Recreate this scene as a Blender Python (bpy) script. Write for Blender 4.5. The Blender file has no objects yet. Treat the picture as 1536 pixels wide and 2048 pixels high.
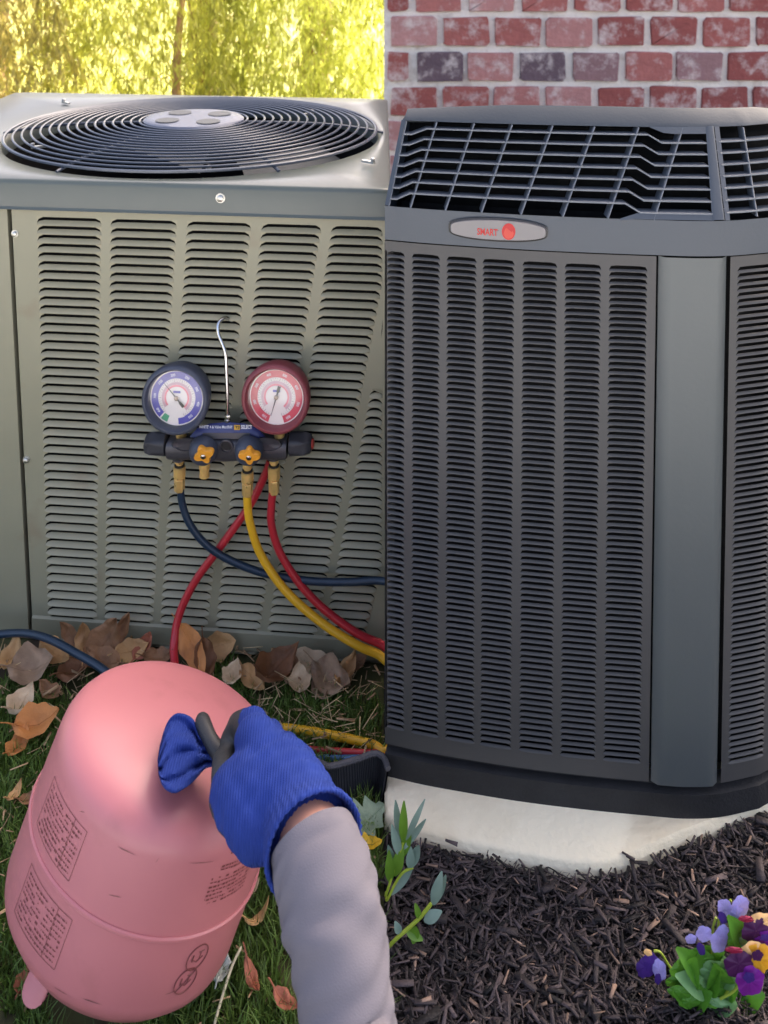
import bpy, math, random
import numpy as np
from mathutils import Vector, Matrix
R = math.radians
random.seed(7); rng = np.random.default_rng(7)
scene = bpy.context.scene
COL = scene.collection

# ------------------------------------------------------------------ camera
CAM_H, PITCH, FPX, CX, CY = 1.29, R(3), 2000.0, 768.0, -80.0
cam_d = bpy.data.cameras.new('camera'); cam = bpy.data.objects.new('camera', cam_d); COL.objects.link(cam)
cam.location = (0, 0, CAM_H); cam.rotation_euler = (R(90) - PITCH, 0, 0)
cam_d.sensor_fit = 'HORIZONTAL'; cam_d.sensor_width = 36; cam_d.lens = 36 * FPX / 1536
cam_d.shift_y = -(1024 - CY) / 1536
cam_d.clip_start = 0.02; cam_d.clip_end = 500
cam_d.dof.use_dof = True; cam_d.dof.focus_distance = 1.42; cam_d.dof.aperture_fstop = 11
scene.camera = cam

# ------------------------------------------------------------------ sky, sun, exposure
SUN_AZ, SUN_EL = 38.0, 40.0          # azimuth to the right of the viewing direction
w = bpy.data.worlds.new('World'); scene.world = w; w.use_nodes = True
nt = w.node_tree; bg = nt.nodes['Background']
sky = nt.nodes.new('ShaderNodeTexSky'); sky.sky_type = 'NISHITA'; sky.sun_disc = False
sky.sun_elevation = R(SUN_EL); sky.sun_rotation = R(SUN_AZ)
sky.air_density = 0.45; sky.dust_density = 6.0; sky.ozone_density = 0.0
nt.links.new(sky.outputs[0], bg.inputs[0]); bg.inputs[1].default_value = 0.15
sd = bpy.data.lights.new('sun', 'SUN'); sd.energy = 5.0; sd.angle = R(0.6); sd.color = (1, 0.93, 0.82)
so = bpy.data.objects.new('sun', sd); COL.objects.link(so)
to_sun = Vector((math.sin(R(SUN_AZ)) * math.cos(R(SUN_EL)), math.cos(R(SUN_AZ)) * math.cos(R(SUN_EL)), math.sin(R(SUN_EL))))
so.rotation_euler = to_sun.to_track_quat('Z', 'Y').to_euler()
vs = scene.view_settings; vs.view_transform = 'Standard'; vs.look = 'None'; vs.gamma = 1
vs.use_curve_mapping = False; vs.exposure = 2.45; vs.use_white_balance = True; vs.white_balance_temperature = 6950; vs.white_balance_tint = 10

# ------------------------------------------------------------------ helpers
FW = np.array([0, math.cos(PITCH), -math.sin(PITCH)]); UP = np.array([0, math.sin(PITCH), math.cos(PITCH)])
CP = np.array([0, 0, CAM_H])
def ray(px, py): return np.array([(px - CX) / FPX, 0, 0]) + FW - UP * (py - CY) / FPX
def G(px, py, z=0.0):
    r = ray(px, py); return CP + r * ((z - CAM_H) / r[2])
def Wd(px, py, y):
    r = ray(px, py); return CP + r * (y / r[1])
V3 = lambda p: np.array(p, float)

class MB:
    def __init__(s): s.v = []; s.f = []; s.m = []
    def add(s, vs_, fs, mi=0):
        o = len(s.v); s.v.extend([tuple(map(float, p)) for p in vs_]); s.f.extend([tuple(i + o for i in f) for f in fs]); s.m.extend([mi] * len(fs)); return s
    def grid(s, rows, closed_u=False, closed_v=False, mi=0, flip=False):
        n = len(rows); k = len(rows[0]); vs_ = [p for r in rows for p in r]; fs = []
        for i in range(n if closed_v else n - 1):
            for j in range(k if closed_u else k - 1):
                a, b = i * k + j, i * k + (j + 1) % k; c, d = ((i + 1) % n) * k + (j + 1) % k, ((i + 1) % n) * k + j
                fs.append((a, d, c, b) if flip else (a, b, c, d))
        return s.add(vs_, fs, mi)
    def box(s, c, size, ax=None, mi=0):
        ax = np.eye(3) if ax is None else np.array(ax); c = V3(c); h = np.array(size) / 2
        vs_ = [c + ax[0] * h[0] * i + ax[1] * h[1] * j + ax[2] * h[2] * k for i in (-1, 1) for j in (-1, 1) for k in (-1, 1)]
        return s.add(vs_, [(0, 1, 3, 2), (4, 6, 7, 5), (0, 4, 5, 1), (2, 3, 7, 6), (0, 2, 6, 4), (1, 5, 7, 3)], mi)
    def tube(s, path, r, n=10, closed=False, caps=True, mi=0):
        P = [V3(p) for p in path]; m = len(P); rs = r if hasattr(r, '__len__') else [r] * m
        rows = []; ref = None
        for i in range(m):
            if closed: t = P[(i + 1) % m] - P[i - 1]
            else: t = P[min(i + 1, m - 1)] - P[max(i - 1, 0)]
            t = t / (np.linalg.norm(t) + 1e-12)
            if ref is None: ref = np.array([0, 0, 1.0]) if abs(t[2]) < .9 else np.array([1.0, 0, 0])
            a = ref - t * (ref @ t); a /= np.linalg.norm(a) + 1e-12; b = np.cross(t, a); ref = a
            rows.append([P[i] + rs[i] * (a * math.cos(2 * math.pi * k / n) + b * math.sin(2 * math.pi * k / n)) for k in range(n)])
        o = len(s.v); s.grid(rows, closed_u=True, closed_v=closed, mi=mi)
        if caps and not closed:
            s.f.append(tuple(o + k for k in range(n))[::-1]); s.m.append(mi)
            s.f.append(tuple(o + (m - 1) * n + k for k in range(n))); s.m.append(mi)
        return s
    def lathe(s, prof, org, axis, n=24, mi=0, ph=0.0, caps=True):
        axis = V3(axis); axis /= np.linalg.norm(axis); org = V3(org)
        ref = np.array([0, 0, 1.0]) if abs(axis[2]) < .9 else np.array([1.0, 0, 0])
        a = np.cross(ref, axis); a /= np.linalg.norm(a); b = np.cross(axis, a)
        rows = [[org + axis * h + r * (a * math.cos(ph + 2 * math.pi * k / n) + b * math.sin(ph + 2 * math.pi * k / n)) for k in range(n)] for h, r in prof]
        o = len(s.v); s.grid(rows, closed_u=True, mi=mi)
        if caps:
            if prof[0][1] > 1e-6: s.f.append(tuple(o + k for k in range(n))[::-1]); s.m.append(mi)
            if prof[-1][1] > 1e-6: s.f.append(tuple(o + (len(prof) - 1) * n + k for k in range(n))); s.m.append(mi)
        return s
    def build(s, name, mats, parent=None, smooth=True, loc=None, angle=40):
        me = bpy.data.meshes.new(name); me.from_pydata(s.v, [], s.f); me.update()
        mats = mats if isinstance(mats, (list, tuple)) else [mats]
        for m in mats: me.materials.append(m)
        if len(mats) > 1: me.polygons.foreach_set('material_index', s.m)
        return link(name, me, parent, smooth, loc, angle)

def link(name, me, parent=None, smooth=True, loc=None, angle=40):
    if smooth:
        me.shade_smooth()
        try: me.set_sharp_from_angle(angle=R(angle))
        except Exception: pass
    o = bpy.data.objects.new(name, me); COL.objects.link(o)
    if parent is not None:
        o.parent = parent; l = Vector((0, 0, 0)); q = parent
        while q is not None: l -= Vector(q.location); q = q.parent
        o.location = l + (Vector(loc) if loc is not None else Vector((0, 0, 0)))
    elif loc is not None: o.location = loc
    return o
def raw_mesh(name, verts, faces):               # verts (n,3), faces (m,k) arrays
    me = bpy.data.meshes.new(name); verts = np.asarray(verts, np.float32); faces = np.asarray(faces, np.int32); k = faces.shape[1]
    me.vertices.add(len(verts)); me.vertices.foreach_set('co', verts.ravel())
    me.loops.add(faces.size); me.loops.foreach_set('vertex_index', faces.ravel())
    me.polygons.add(len(faces)); me.polygons.foreach_set('loop_start', np.arange(0, faces.size, k, dtype=np.int32))
    me.update(calc_edges=True); me.validate(); return me
def tag(o, label=None, cat=None, group=None, kind=None):
    if label: o['label'] = label
    if cat: o['category'] = cat
    if group: o['group'] = group
    if kind: o['kind'] = kind
    return o
def empty(name, loc, label=None, cat=None, group=None):
    o = bpy.data.objects.new(name, None); COL.objects.link(o); o.location = tuple(map(float, loc)); o.empty_display_size = .05
    return tag(o, label, cat, group)
def spline(P, n=8):
    P = [V3(p) for p in P]; Q = [2 * P[0] - P[1]] + P + [2 * P[-1] - P[-2]]; out = []
    for i in range(1, len(Q) - 2):
        for k in range(n):
            t = k / n; a, b, c, d = Q[i - 1], Q[i], Q[i + 1], Q[i + 2]
            out.append(.5 * (2 * b + (c - a) * t + (2 * a - 5 * b + 4 * c - d) * t * t + (3 * b - a - 3 * c + d) * t ** 3))
    return out + [P[-1]]

# ------------------------------------------------------------------ materials
def pm(name, base, rough=.5, metal=0., var=.12, vscale=8., bump=0., bscale=60., spec=.5, second=None, smix=(.55, .7), sscale=5., island=0., objrand=0., coat=0., detail=5., transl=0., rvar=0.):
    m = bpy.data.materials.new(name); m.use_nodes = True; t = m.node_tree; N = t.nodes; L = t.links; b = N['Principled BSDF']
    b.inputs['Roughness'].default_value = rough; b.inputs['Metallic'].default_value = metal
    b.inputs['Specular IOR Level'].default_value = spec; b.inputs['Coat Weight'].default_value = coat; b.inputs['Coat Roughness'].default_value = .15
    tc = N.new('ShaderNodeTexCoord'); nz = N.new('ShaderNodeTexNoise'); nz.inputs['Scale'].default_value = vscale; nz.inputs['Detail'].default_value = detail
    L.new(tc.outputs['Object'], nz.inputs['Vector'])
    hv = N.new('ShaderNodeHueSaturation'); hv.inputs['Color'].default_value = (*base, 1)
    mr = N.new('ShaderNodeMapRange'); mr.inputs[1].default_value = .25; mr.inputs[2].default_value = .75; mr.inputs[3].default_value = 1 - var; mr.inputs[4].default_value = 1 + var
    L.new(nz.outputs['Fac'], mr.inputs[0]); val = mr.outputs[0]
    if island or objrand:
        if island: g = N.new('ShaderNodeNewGeometry'); src = g.outputs['Random Per Island']; k = island
        else: g = N.new('ShaderNodeObjectInfo'); src = g.outputs['Random']; k = objrand
        m2 = N.new('ShaderNodeMapRange'); m2.inputs[3].default_value = 1 - k; m2.inputs[4].default_value = 1 + k; L.new(src, m2.inputs[0])
        mu = N.new('ShaderNodeMath'); mu.operation = 'MULTIPLY'; L.new(val, mu.inputs[0]); L.new(m2.outputs[0], mu.inputs[1]); val = mu.outputs[0]
    L.new(val, hv.inputs['Value']); col = hv.outputs['Color']
    if second:
        n2 = N.new('ShaderNodeTexNoise'); n2.inputs['Scale'].default_value = sscale; n2.inputs['Detail'].default_value = 6; L.new(tc.outputs['Object'], n2.inputs['Vector'])
        r2 = N.new('ShaderNodeMapRange'); r2.inputs[1].default_value = smix[0]; r2.inputs[2].default_value = smix[1]; L.new(n2.outputs['Fac'], r2.inputs[0])
        mx = N.new('ShaderNodeMix'); mx.data_type = 'RGBA'; L.new(r2.outputs[0], mx.inputs[0]); L.new(col, mx.inputs[6]); mx.inputs[7].default_value = (*second, 1); col = mx.outputs[2]
    L.new(col, b.inputs['Base Color'])
    if rvar:
        r3 = N.new('ShaderNodeMapRange'); r3.inputs[3].default_value = max(0, rough - rvar); r3.inputs[4].default_value = rough + rvar; L.new(nz.outputs['Fac'], r3.inputs[0]); L.new(r3.outputs[0], b.inputs['Roughness'])
    if bump:
        n3 = N.new('ShaderNodeTexNoise'); n3.inputs['Scale'].default_value = bscale; n3.inputs['Detail'].default_value = 4; L.new(tc.outputs['Object'], n3.inputs['Vector'])
        bp = N.new('ShaderNodeBump'); bp.inputs['Strength'].default_value = bump; bp.inputs['Distance'].default_value = .01; L.new(n3.outputs['Fac'], bp.inputs['Height']); L.new(bp.outputs[0], b.inputs['Normal'])
    if transl:
        tr = N.new('ShaderNodeBsdfTranslucent'); L.new(col, tr.inputs['Color']); ms = N.new('ShaderNodeMixShader'); ms.inputs[0].default_value = transl
        L.new(b.outputs[0], ms.inputs[1]); L.new(tr.outputs[0], ms.inputs[2]); L.new(ms.outputs[0], N['Material Output'].inputs['Surface'])
    return m
def S(r, g, b):   # sRGB 0-255 to linear
    f = lambda c: c / 12.92 if c <= .04045 else ((c + .055) / 1.055) ** 2.4
    return tuple(f(x / 255) for x in (r, g, b))

M = {}
M['sage'] = pm('sage_paint', S(145, 141, 117), .42, var=.07, vscale=6, second=S(132, 112, 88), smix=(.62, .85), sscale=9, bump=.03, bscale=30, rvar=.1)
M['sage_lid'] = pm('sage_lid_paint', S(84, 91, 87), .33, var=.05, vscale=4, second=S(110, 116, 112), smix=(.6, .9), sscale=3, bump=.02, bscale=14, rvar=.12)
M['sage_louver'] = pm('sage_louver_paint', S(152, 146, 120), .45, var=.06, vscale=5, second=S(140, 118, 90), smix=(.6, .85), sscale=7, bump=.02, bscale=60)
M['coil_shade'] = pm('painted_inner_shade', (.008, .008, .008), .9, var=.3, vscale=60, spec=.1)  # near-black on inner surfaces, interior shade put into the colour
M['wire'] = pm('coated_wire', S(72, 80, 92), .32, var=.08, spec=.6)
M['hub'] = pm('hub_steel', S(84, 92, 108), .4, var=.08)
M['blade'] = pm('fan_blade', S(52, 58, 60), .5)
M['screw'] = pm('zinc_screw', (.55, .54, .5), .35, metal=.9, second=S(120, 90, 60), smix=(.6, .8), sscale=40)
M['char'] = pm('charcoal_paint', S(68, 67, 66), .55, var=.05, vscale=5, bump=.02, bscale=160)
M['char_post'] = pm('charcoal_post_paint', S(80, 85, 85), .4, var=.04, vscale=4, bump=.02, bscale=160)
M['char_top'] = pm('slate_plastic', S(58, 66, 75), .42, var=.05, vscale=4, bump=.04, bscale=240)
M['char_cap'] = pm('slate_cap', S(60, 65, 70), .5, var=.06, vscale=5, bump=.04, bscale=240)
M['char_bar'] = pm('slate_bar', S(92, 98, 106), .4, var=.05)
M['black_base'] = pm('black_base', (.014, .014, .015), .75, var=.3, vscale=30, bump=.15, bscale=220)
M['badge'] = pm('badge_silver', S(104, 102, 104), .35, metal=.35, var=.05)
M['badge_edge'] = pm('badge_edge', (.02, .02, .022), .4)
M['red_print'] = pm('red_print', S(176, 30, 28), .5, var=.03)
M['red_print_lo'] = pm('orange_red_print', S(190, 62, 48), .5, var=.03)
M['brass'] = pm('brass', S(236, 192, 116), .3, metal=.5, var=.15, vscale=60, rvar=.1)
M['steel'] = pm('bright_steel', (.6, .6, .6), .22, metal=1.)
M['mani'] = pm('manifold_grey', S(72, 70, 74), .38, metal=.3, var=.06, bump=.04, bscale=200)
M['mani_dark'] = pm('manifold_rubber', S(48, 48, 53), .5, var=.1)
M['blue_boot'] = pm('blue_grey_boot', S(62, 67, 80), .5, var=.08, vscale=20)
M['red_boot'] = pm('dull_red_boot', S(126, 56, 62), .5, var=.1, vscale=20)
M['dial'] = pm('dial_white', S(226, 216, 208), .5, var=.03)
M['dial_blue'] = pm('dial_blue', S(66, 64, 158), .5, var=.05)
M['dial_red'] = pm('dial_red', S(196, 52, 72), .5, var=.05)
M['dial_pink'] = pm('dial_pink', S(222, 128, 138), .5, var=.08, vscale=60)
M['dial_mauve'] = pm('dial_mauve', S(196, 160, 168), .5, var=.08, vscale=60)
M['dial_green'] = pm('dial_green', S(60, 150, 108), .5)
M['black'] = pm('black_print', (.012, .012, .013), .5)
M['hubtan'] = pm('needle_hub', S(150, 128, 108), .35, metal=.5)
M['orange'] = pm('orange_handle', S(232, 156, 52), .4, var=.08, vscale=40)
M['label_blue'] = pm('label_navy', S(44, 52, 104), .35)
M['white_print'] = pm('white_print', (.75, .75, .78), .5)
M['gold_print'] = pm('gold_print', S(206, 160, 60), .5)
M['h_blue'] = pm('hose_navy', S(28, 48, 66), .36, var=.1)
M['h_blue2'] = pm('hose_blue', S(40, 96, 150), .36, var=.1)
M['h_red'] = pm('hose_red', S(186, 42, 52), .34, var=.07)
M['h_yel'] = pm('hose_yellow', S(228, 172, 40), .36, var=.07, second=S(150, 110, 40), smix=(.68, .85), sscale=50)
M['pink'] = pm('pink_paint', S(184, 112, 116), .46, var=.05, vscale=5, second=S(150, 92, 90), smix=(.62, .9), sscale=11, coat=.12, rvar=.1, bump=.015, bscale=20)
M['scuff'] = pm('scuffed_paint', S(132, 84, 80), .6, var=.3, vscale=120)
M['print'] = pm('tank_print', S(116, 62, 62), .5)
M['glove'] = pm('blue_knit', S(30, 52, 122), .9, var=.18, vscale=22, bump=.18, bscale=900, spec=.25)
def ribs(m, scale, strength):
    t = m.node_tree; N = t.nodes; L = t.links; b = N['Principled BSDF']; tc = N.new('ShaderNodeTexCoord'); wv = N.new('ShaderNodeTexWave'); wv.inputs['Scale'].default_value = scale; wv.inputs['Distortion'].default_value = 1.5; wv.inputs['Detail'].default_value = 1
    L.new(tc.outputs['Object'], wv.inputs['Vector']); bp = N.new('ShaderNodeBump'); bp.inputs['Strength'].default_value = strength; bp.inputs['Distance'].default_value = .0012; L.new(wv.outputs['Fac'], bp.inputs['Height'])
    old = b.inputs['Normal'].links[0].from_socket if b.inputs['Normal'].links else None
    if old: L.new(old, bp.inputs['Normal'])
    L.new(bp.outputs[0], b.inputs['Normal'])
ribs(M['glove'], 110, .55)
M['glove_black'] = pm('black_nitrile', (.02, .02, .022), .55, var=.2, vscale=40, bump=.12, bscale=500)
M['skin'] = pm('skin', S(206, 150, 128), .5, var=.06, vscale=30)
M['sleeve'] = pm('grey_sleeve', S(104, 101, 109), .85, var=.05, vscale=20, spec=.2)
M['strap'] = pm('black_webbing', (.012, .013, .018), .65, var=.2)
M['strap_edge'] = pm('grey_binding', S(74, 72, 76), .7, var=.2, vscale=60, bump=.2, bscale=300)
M['concrete'] = pm('pale_concrete', S(246, 232, 200), .75, var=.05, vscale=9, second=S(206, 182, 142), smix=(.5, .8), sscale=5, bump=.25, bscale=90)
M['bounce_slab'] = pm('bounce_slab_grey', S(182, 186, 192), .8, var=.06, vscale=2)  # grey of the added slab that reflects sunlight forward
M['mortar'] = pm('white_mortar', S(246, 238, 224), .9, var=.05, vscale=15, second=S(214, 200, 184), smix=(.55, .75), sscale=20, bump=.5, bscale=60)
M['stake'] = pm('wood_stake', S(158, 122, 88), .7, var=.2, vscale=20)
M['stem_dry'] = pm('dry_stem', S(206, 196, 164), .7, var=.1)
M['soil'] = pm('soil', (.035, .027, .019), .95, var=.4, vscale=30, bump=.6, bscale=50)
M['mulch_soil'] = pm('mulch_soil', (.012, .0095, .009), .95, var=.4, vscale=60, bump=.6, bscale=80)
M['mulch'] = pm('mulch_chip', S(60, 51, 51), .8, var=.35, vscale=25, island=.95, bump=.3, bscale=200)
M['grass'] = pm('grass_blade', S(98, 124, 54), .55, var=.2, vscale=12, island=.5, transl=.25)
M['litter'] = pm('litter_bit', S(168, 138, 104), .75, var=.2, vscale=40, island=.45)
M['straw'] = pm('straw', S(196, 170, 128), .75, var=.2, vscale=40, island=.35)
M['grassland'] = pm('lawn_soil', S(72, 74, 40), .95, var=.4, vscale=6, bump=.5, bscale=30, second=S(60, 48, 34), smix=(.45, .6), sscale=9)

# ------------------------------------------------------------------ ground
tag(MB().add([(-60, -20, 0), (60, -20, 0), (60, 90, 0), (-60, 90, 0)], [(0, 1, 2, 3)]).build('ground', M['grassland'], smooth=False), kind='structure')
tag(MB().add([(0.0, .2, .004), (4, .2, .004), (4, 3.88, .004), (0.0, 3.88, .004)], [(0, 1, 2, 3)]).build('mulch_ground', M['mulch_soil'], smooth=False), kind='structure')

tag(MB().add([(-6, -9, .02), (6, -9, .02), (6, .1, .02), (-6, .1, .02)], [(0, 1, 2, 3)]).build('bounce_slab', M['bounce_slab'], smooth=False), kind='structure')  # unseen slab added behind the camera, bounces sunlight onto the shaded fronts

# ------------------------------------------------------------------ brick house wall
def brick_mat():
    m = pm('brick', S(152, 84, 78), .85, var=.16, vscale=14, bump=.55, bscale=55)
    t = m.node_tree; N = t.nodes; L = t.links; b = N['Principled BSDF']
    hv = [n for n in N if n.type == 'HUE_SAT'][0]; oi = N.new('ShaderNodeObjectInfo')
    rp = N.new('ShaderNodeValToRGB'); rp.color_ramp.interpolation = 'LINEAR'
    e = rp.color_ramp.elements; e[0].color = (*S(148, 78, 72), 1); e[1].color = (*S(112, 92, 98), 1)
    for p, c in ((.3, S(164, 90, 82)), (.6, S(180, 112, 104)), (.93, S(190, 140, 134)), (.96, S(104, 84, 90))):
        k = e.new(p); k.color = (*c, 1)
    L.new(oi.outputs['Random'], rp.inputs[0]); L.new(rp.outputs[0], hv.inputs['Color'])
    tc = [n for n in N if n.type == 'TEX_COORD'][0]
    nz = N.new('ShaderNodeTexNoise'); nz.noise_dimensions = '4D'; nz.inputs['Scale'].default_value = 13; nz.inputs['Detail'].default_value = 8; nz.inputs['Roughness'].default_value = .68
    mu = N.new('ShaderNodeMath'); mu.operation = 'MULTIPLY'; mu.inputs[1].default_value = 40; L.new(oi.outputs['Random'], mu.inputs[0]); L.new(mu.outputs[0], nz.inputs['W'])
    L.new(tc.outputs['Object'], nz.inputs['Vector'])
    mr = N.new('ShaderNodeMapRange'); mr.inputs[1].default_value = .50; mr.inputs[2].default_value = .66; mr.inputs[4].default_value = .85; L.new(nz.outputs['Fac'], mr.inputs[0])
    mx = N.new('ShaderNodeMix'); mx.data_type = 'RGBA'; L.new(mr.outputs[0], mx.inputs[0]); L.new(hv.outputs[0], mx.inputs[6]); mx.inputs[7].default_value = (*S(222, 206, 198), 1)
    L.new(mx.outputs[2], b.inputs['Base Color']); return m
M['brick'] = brick_mat()
WY = 3.9; BP, BH = .205, .1375       # brick pitch and course height
wall = empty('brick_wall', (2, WY, 0), 'red brick house wall with thick whitish mortar behind the charcoal unit', 'wall')
MB().box((2.3, WY + .16, 1.95), (4.6, .28, 3.9)).build('mortar', M['mortar'], wall, smooth=False)
def brick_mesh(w_, h_, seed):
    r = random.Random(seed); mb = MB(); d = .034
    n = 14; ring = []
    for q, (sx, sz) in enumerate(((-1, -1), (1, -1), (1, 1), (-1, 1))):      # rounded, uneven outline
        rad = r.uniform(.004, .016)
        for k in range(4):
            a = math.pi + q * math.pi / 2 + k / 3 * math.pi / 2
            ring.append((sx * (w_ / 2 - rad) + rad * math.cos(a) + r.uniform(-.0035, .0035), sz * (h_ / 2 - rad) + rad * math.sin(a) + r.uniform(-.0035, .0035)))
    rows = [[(x, d, z) for x, z in ring], [(x, .004, z) for x, z in ring], [(x * .985, 0, z * .97) for x, z in ring]]
    mb.grid(rows, closed_u=True, flip=True); o = len(mb.v) - len(ring); mb.f.append(tuple(range(o, o + len(ring)))); mb.m.append(0)
    me = bpy.data.meshes.new('brick'); me.from_pydata(mb.v, [], mb.f); me.materials.append(M['brick']); me.shade_smooth(); me.set_sharp_from_angle(angle=R(35)); return me
bm_half = brick_mesh(BP * .5 - .02, BH - .026, 77)
bm_full = [brick_mesh(BP - .026, BH - .026, s) for s in range(9)]
z00 = .0; upper = MB(); rb = random.Random(3)
row0 = Wd(1100, 97, WY)[2] - 3 * BH - .004     # a mortar line seen at y = 97
row0 -= math.floor(row0 / BH) * BH
zc = row0 - BH / 2; r_i = 0
while zc < 3.82:
    off = (.5 if r_i % 2 else 0) * BP + .012
    lead = off - .004 if r_i % 2 else 0
    if lead > .03:
        o = bpy.data.objects.new('brick', bm_half); COL.objects.link(o); o.parent = wall; o.location = (.004 + lead / 2 - 2 - .004, 0, zc)
    for i in range(0, 22):
        x = off + i * BP + BP / 2
        vis = .28 < zc < 1.05 and x < 2.3
        if vis:
            o = bpy.data.objects.new('brick', rb.choice(bm_full)); COL.objects.link(o); o.parent = wall
            o.location = (x - 2 + rb.uniform(-.004, .004), rb.uniform(-.004, .003), zc + rb.uniform(-.003, .003)); o.rotation_euler = (0, rb.uniform(-.012, .012), 0)
        elif zc > 0.07:
            upper.box((x, WY + .012, zc), (BP - .026, .034, BH - .026))
    zc += BH; r_i += 1
tag(upper.build('upper_bricks', M['brick'], wall, smooth=False), kind='stuff')

# ------------------------------------------------------------------ left sage-green condenser unit
YAW = R(-5.5)
UA = np.array([math.cos(YAW), math.sin(YAW), 0]); VA = np.array([-math.sin(YAW), math.cos(YAW), 0]); ZA = np.array([0, 0, 1.0]); NA = -VA
P0 = G(400, 1307, 0.0); P0[2] = 0
def FP(px, py, off=0.0):             # point where a sight line meets the unit's front plane moved out by off
    r = ray(px, py); q = P0 + NA * off; return CP + r * (((q - CP) @ NA) / (r @ NA))
def FU(px, py, off=0.0):
    p = FP(px, py, off); return (p - P0) @ UA, p[2]
def L3(u, v, z): return P0 + UA * u + VA * v + ZA * z
unitL = empty('condenser_unit', L3(0, .35, 0), 'sage green louvred air conditioning unit with round fan grille on top', 'air conditioner')
ZL = .826                                   # top of the lid
z_top, z_bot = FU(100, 433)[1], FU(150, 1282)[1]
NROW = 49; PITCH_L = (z_top - z_bot) / NROW
def lin(px0, px1):                          # a line on the front plane through (px0, y=450) and (px1, y=1290)
    a, b = FU(px0, 450), FU(px1, 1290)
    return lambda z: b[0] + (a[0] - b[0]) * (z - b[1]) / (a[1] - b[1])
U_R = (V3((.010, 1.64, 0)) - P0) @ UA
cols = [(lin(74, 97), lin(203, 194)), (lin(221, 208), lin(354, 304)), (lin(374, 317), lin(503, 412)), (lin(524, 426), lin(644, 516)), (lin(664, 530), lin(787, 630)), (lin(806, 642), lin(932, 727))]
seam = lin(20, 63)
def louver(mb, fl, fr, z0, p, pos, nx=11, depth=.0042, lip=.0032, rad=.013, op=.27):
    # one pressed louvre: land, dark slot, slanting blade, rolled lip; pos(u, off, z) -> point
    L_ = fr(z0) - fl(z0); rows = [[] for _ in range(6)]
    for i in range(nx):
        s = .5 - .5 * math.cos(math.pi * i / (nx - 1)); a = min(s, 1 - s) * L_
        k = math.sqrt(max(0, 1 - (1 - min(a / rad, 1)) ** 2))
        for j, (z, o) in enumerate(((z0 + p, 0), (z0 + (.25 + .69 * k) * p, 0), (z0 + (.25 + op * k) * p, -depth * k), (z0 + (.13 + .06 * k) * p, lip * k * .75), (z0 + .06 * p, lip * k), (z0, 0))):
            rows[j].append(pos(fl(z) + s * (fr(z) - fl(z)), o, z))
    mb.grid(rows[:2], flip=True); mb.grid(rows[2:], flip=True)
posL = lambda u, o, z: L3(u, -o, z)
for (fl, fr) in cols:
    for r_ in range(NROW):
        z0 = z_bot + r_ * PITCH_L
        f2 = lambda z, fr=fr: min(fr(z), U_R - .012)
        if f2(z0) - fl(z0) < .02: continue
        mb = MB(); louver(mb, fl, f2, z0, PITCH_L, posL); mb.build('louver', M['sage_louver'], unitL, angle=50)
def strip(fa, fb, za, zb, off=0.0, n=24):
    mb = MB(); rows = [[], []]
    for i in range(n + 1):
        z = za + (zb - za) * i / n; a, b = fa(z), max(fa(z) + 1e-4, fb(z)); rows[0].append(L3(a, -off, z)); rows[1].append(L3(b, -off, z))
    return mb.grid(rows, flip=False)
zt_panel = FU(400, 412)[1]
for i in range(len(cols) - 1):
    fb = lambda z, f=cols[i + 1][0]: min(f(z), U_R - .012)
    fa = lambda z, f=cols[i][1]: min(f(z), U_R - .012)
    strip(fa, fb, z_bot, z_top).build('mullion', M['sage'], unitL, smooth=False)
fr_ = strip(lambda z: seam(z) + .004, cols[0][0], z_bot, z_top)
fr_.grid([[L3((min(cols[5][1](z), U_R - .012) if min(cols[5][1](z), U_R - .012) - cols[5][0](z) >= .02 else min(cols[5][0](z), U_R - .012)), 0, z) for z in np.linspace(z_bot, z_top, NROW * 2 + 1)], [L3(U_R, 0, z) for z in np.linspace(z_bot, z_top, NROW * 2 + 1)]])
for za, zb in ((z_top, ZL - .01), (.02, z_bot)):
    fr_.grid([[L3(seam(za) + .004, 0, za), L3(seam(zb) + .004, 0, zb)], [L3(U_R, 0, za), L3(U_R, 0, zb)]])
fr_.grid([[L3(seam(.02) + .004, .006, .02), L3(U_R, .006, .02)], [L3(seam(.02) + .004, -.004, .014), L3(U_R, -.004, .014)], [L3(seam(.02) + .004, -.004, .045), L3(U_R, -.004, .045)], [L3(seam(.02) + .004, 0, .048), L3(U_R, 0, .048)]])
fr_.build('panel_frame', M['sage'], unitL, smooth=False)
U_L = U_R - 1.02; DEP = .775
# corner post to the left of the dark seam, side walls, back, inner coil sheet in painted shade
mb = MB(); mb.grid([[L3(U_L, -.002, z) for z in (.015, .3, .6, ZL - .01)], [L3(seam(z) - .003, -.002, z) for z in (.015, .3, .6, ZL - .01)], [L3(seam(z) - .003, .02, z) for z in (.015, .3, .6, ZL - .01)]])
mb.build('corner_post', M['sage'], unitL, smooth=False)
mb = MB(); mb.grid([[L3(U_L, 0, .015), L3(U_L, 0, ZL - .01)], [L3(U_L, DEP, .015), L3(U_L, DEP, ZL - .01)], [L3(U_R - .075, DEP, .015), L3(U_R - .075, DEP, ZL - .01)], [L3(U_R, .0, .015), L3(U_R, .0, ZL - .01)]])
mb.build('side_panel', M['sage'], unitL, smooth=False)
mb = MB(); mb.grid([[L3(U_L + .02, .03, .03), L3(U_L + .02, .03, ZL - .03)], [L3(U_R - .01, .03, .03), L3(U_R - .01, .03, ZL - .03)]]); mb.build('coil_shade', M['coil_shade'], unitL, smooth=False)
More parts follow.
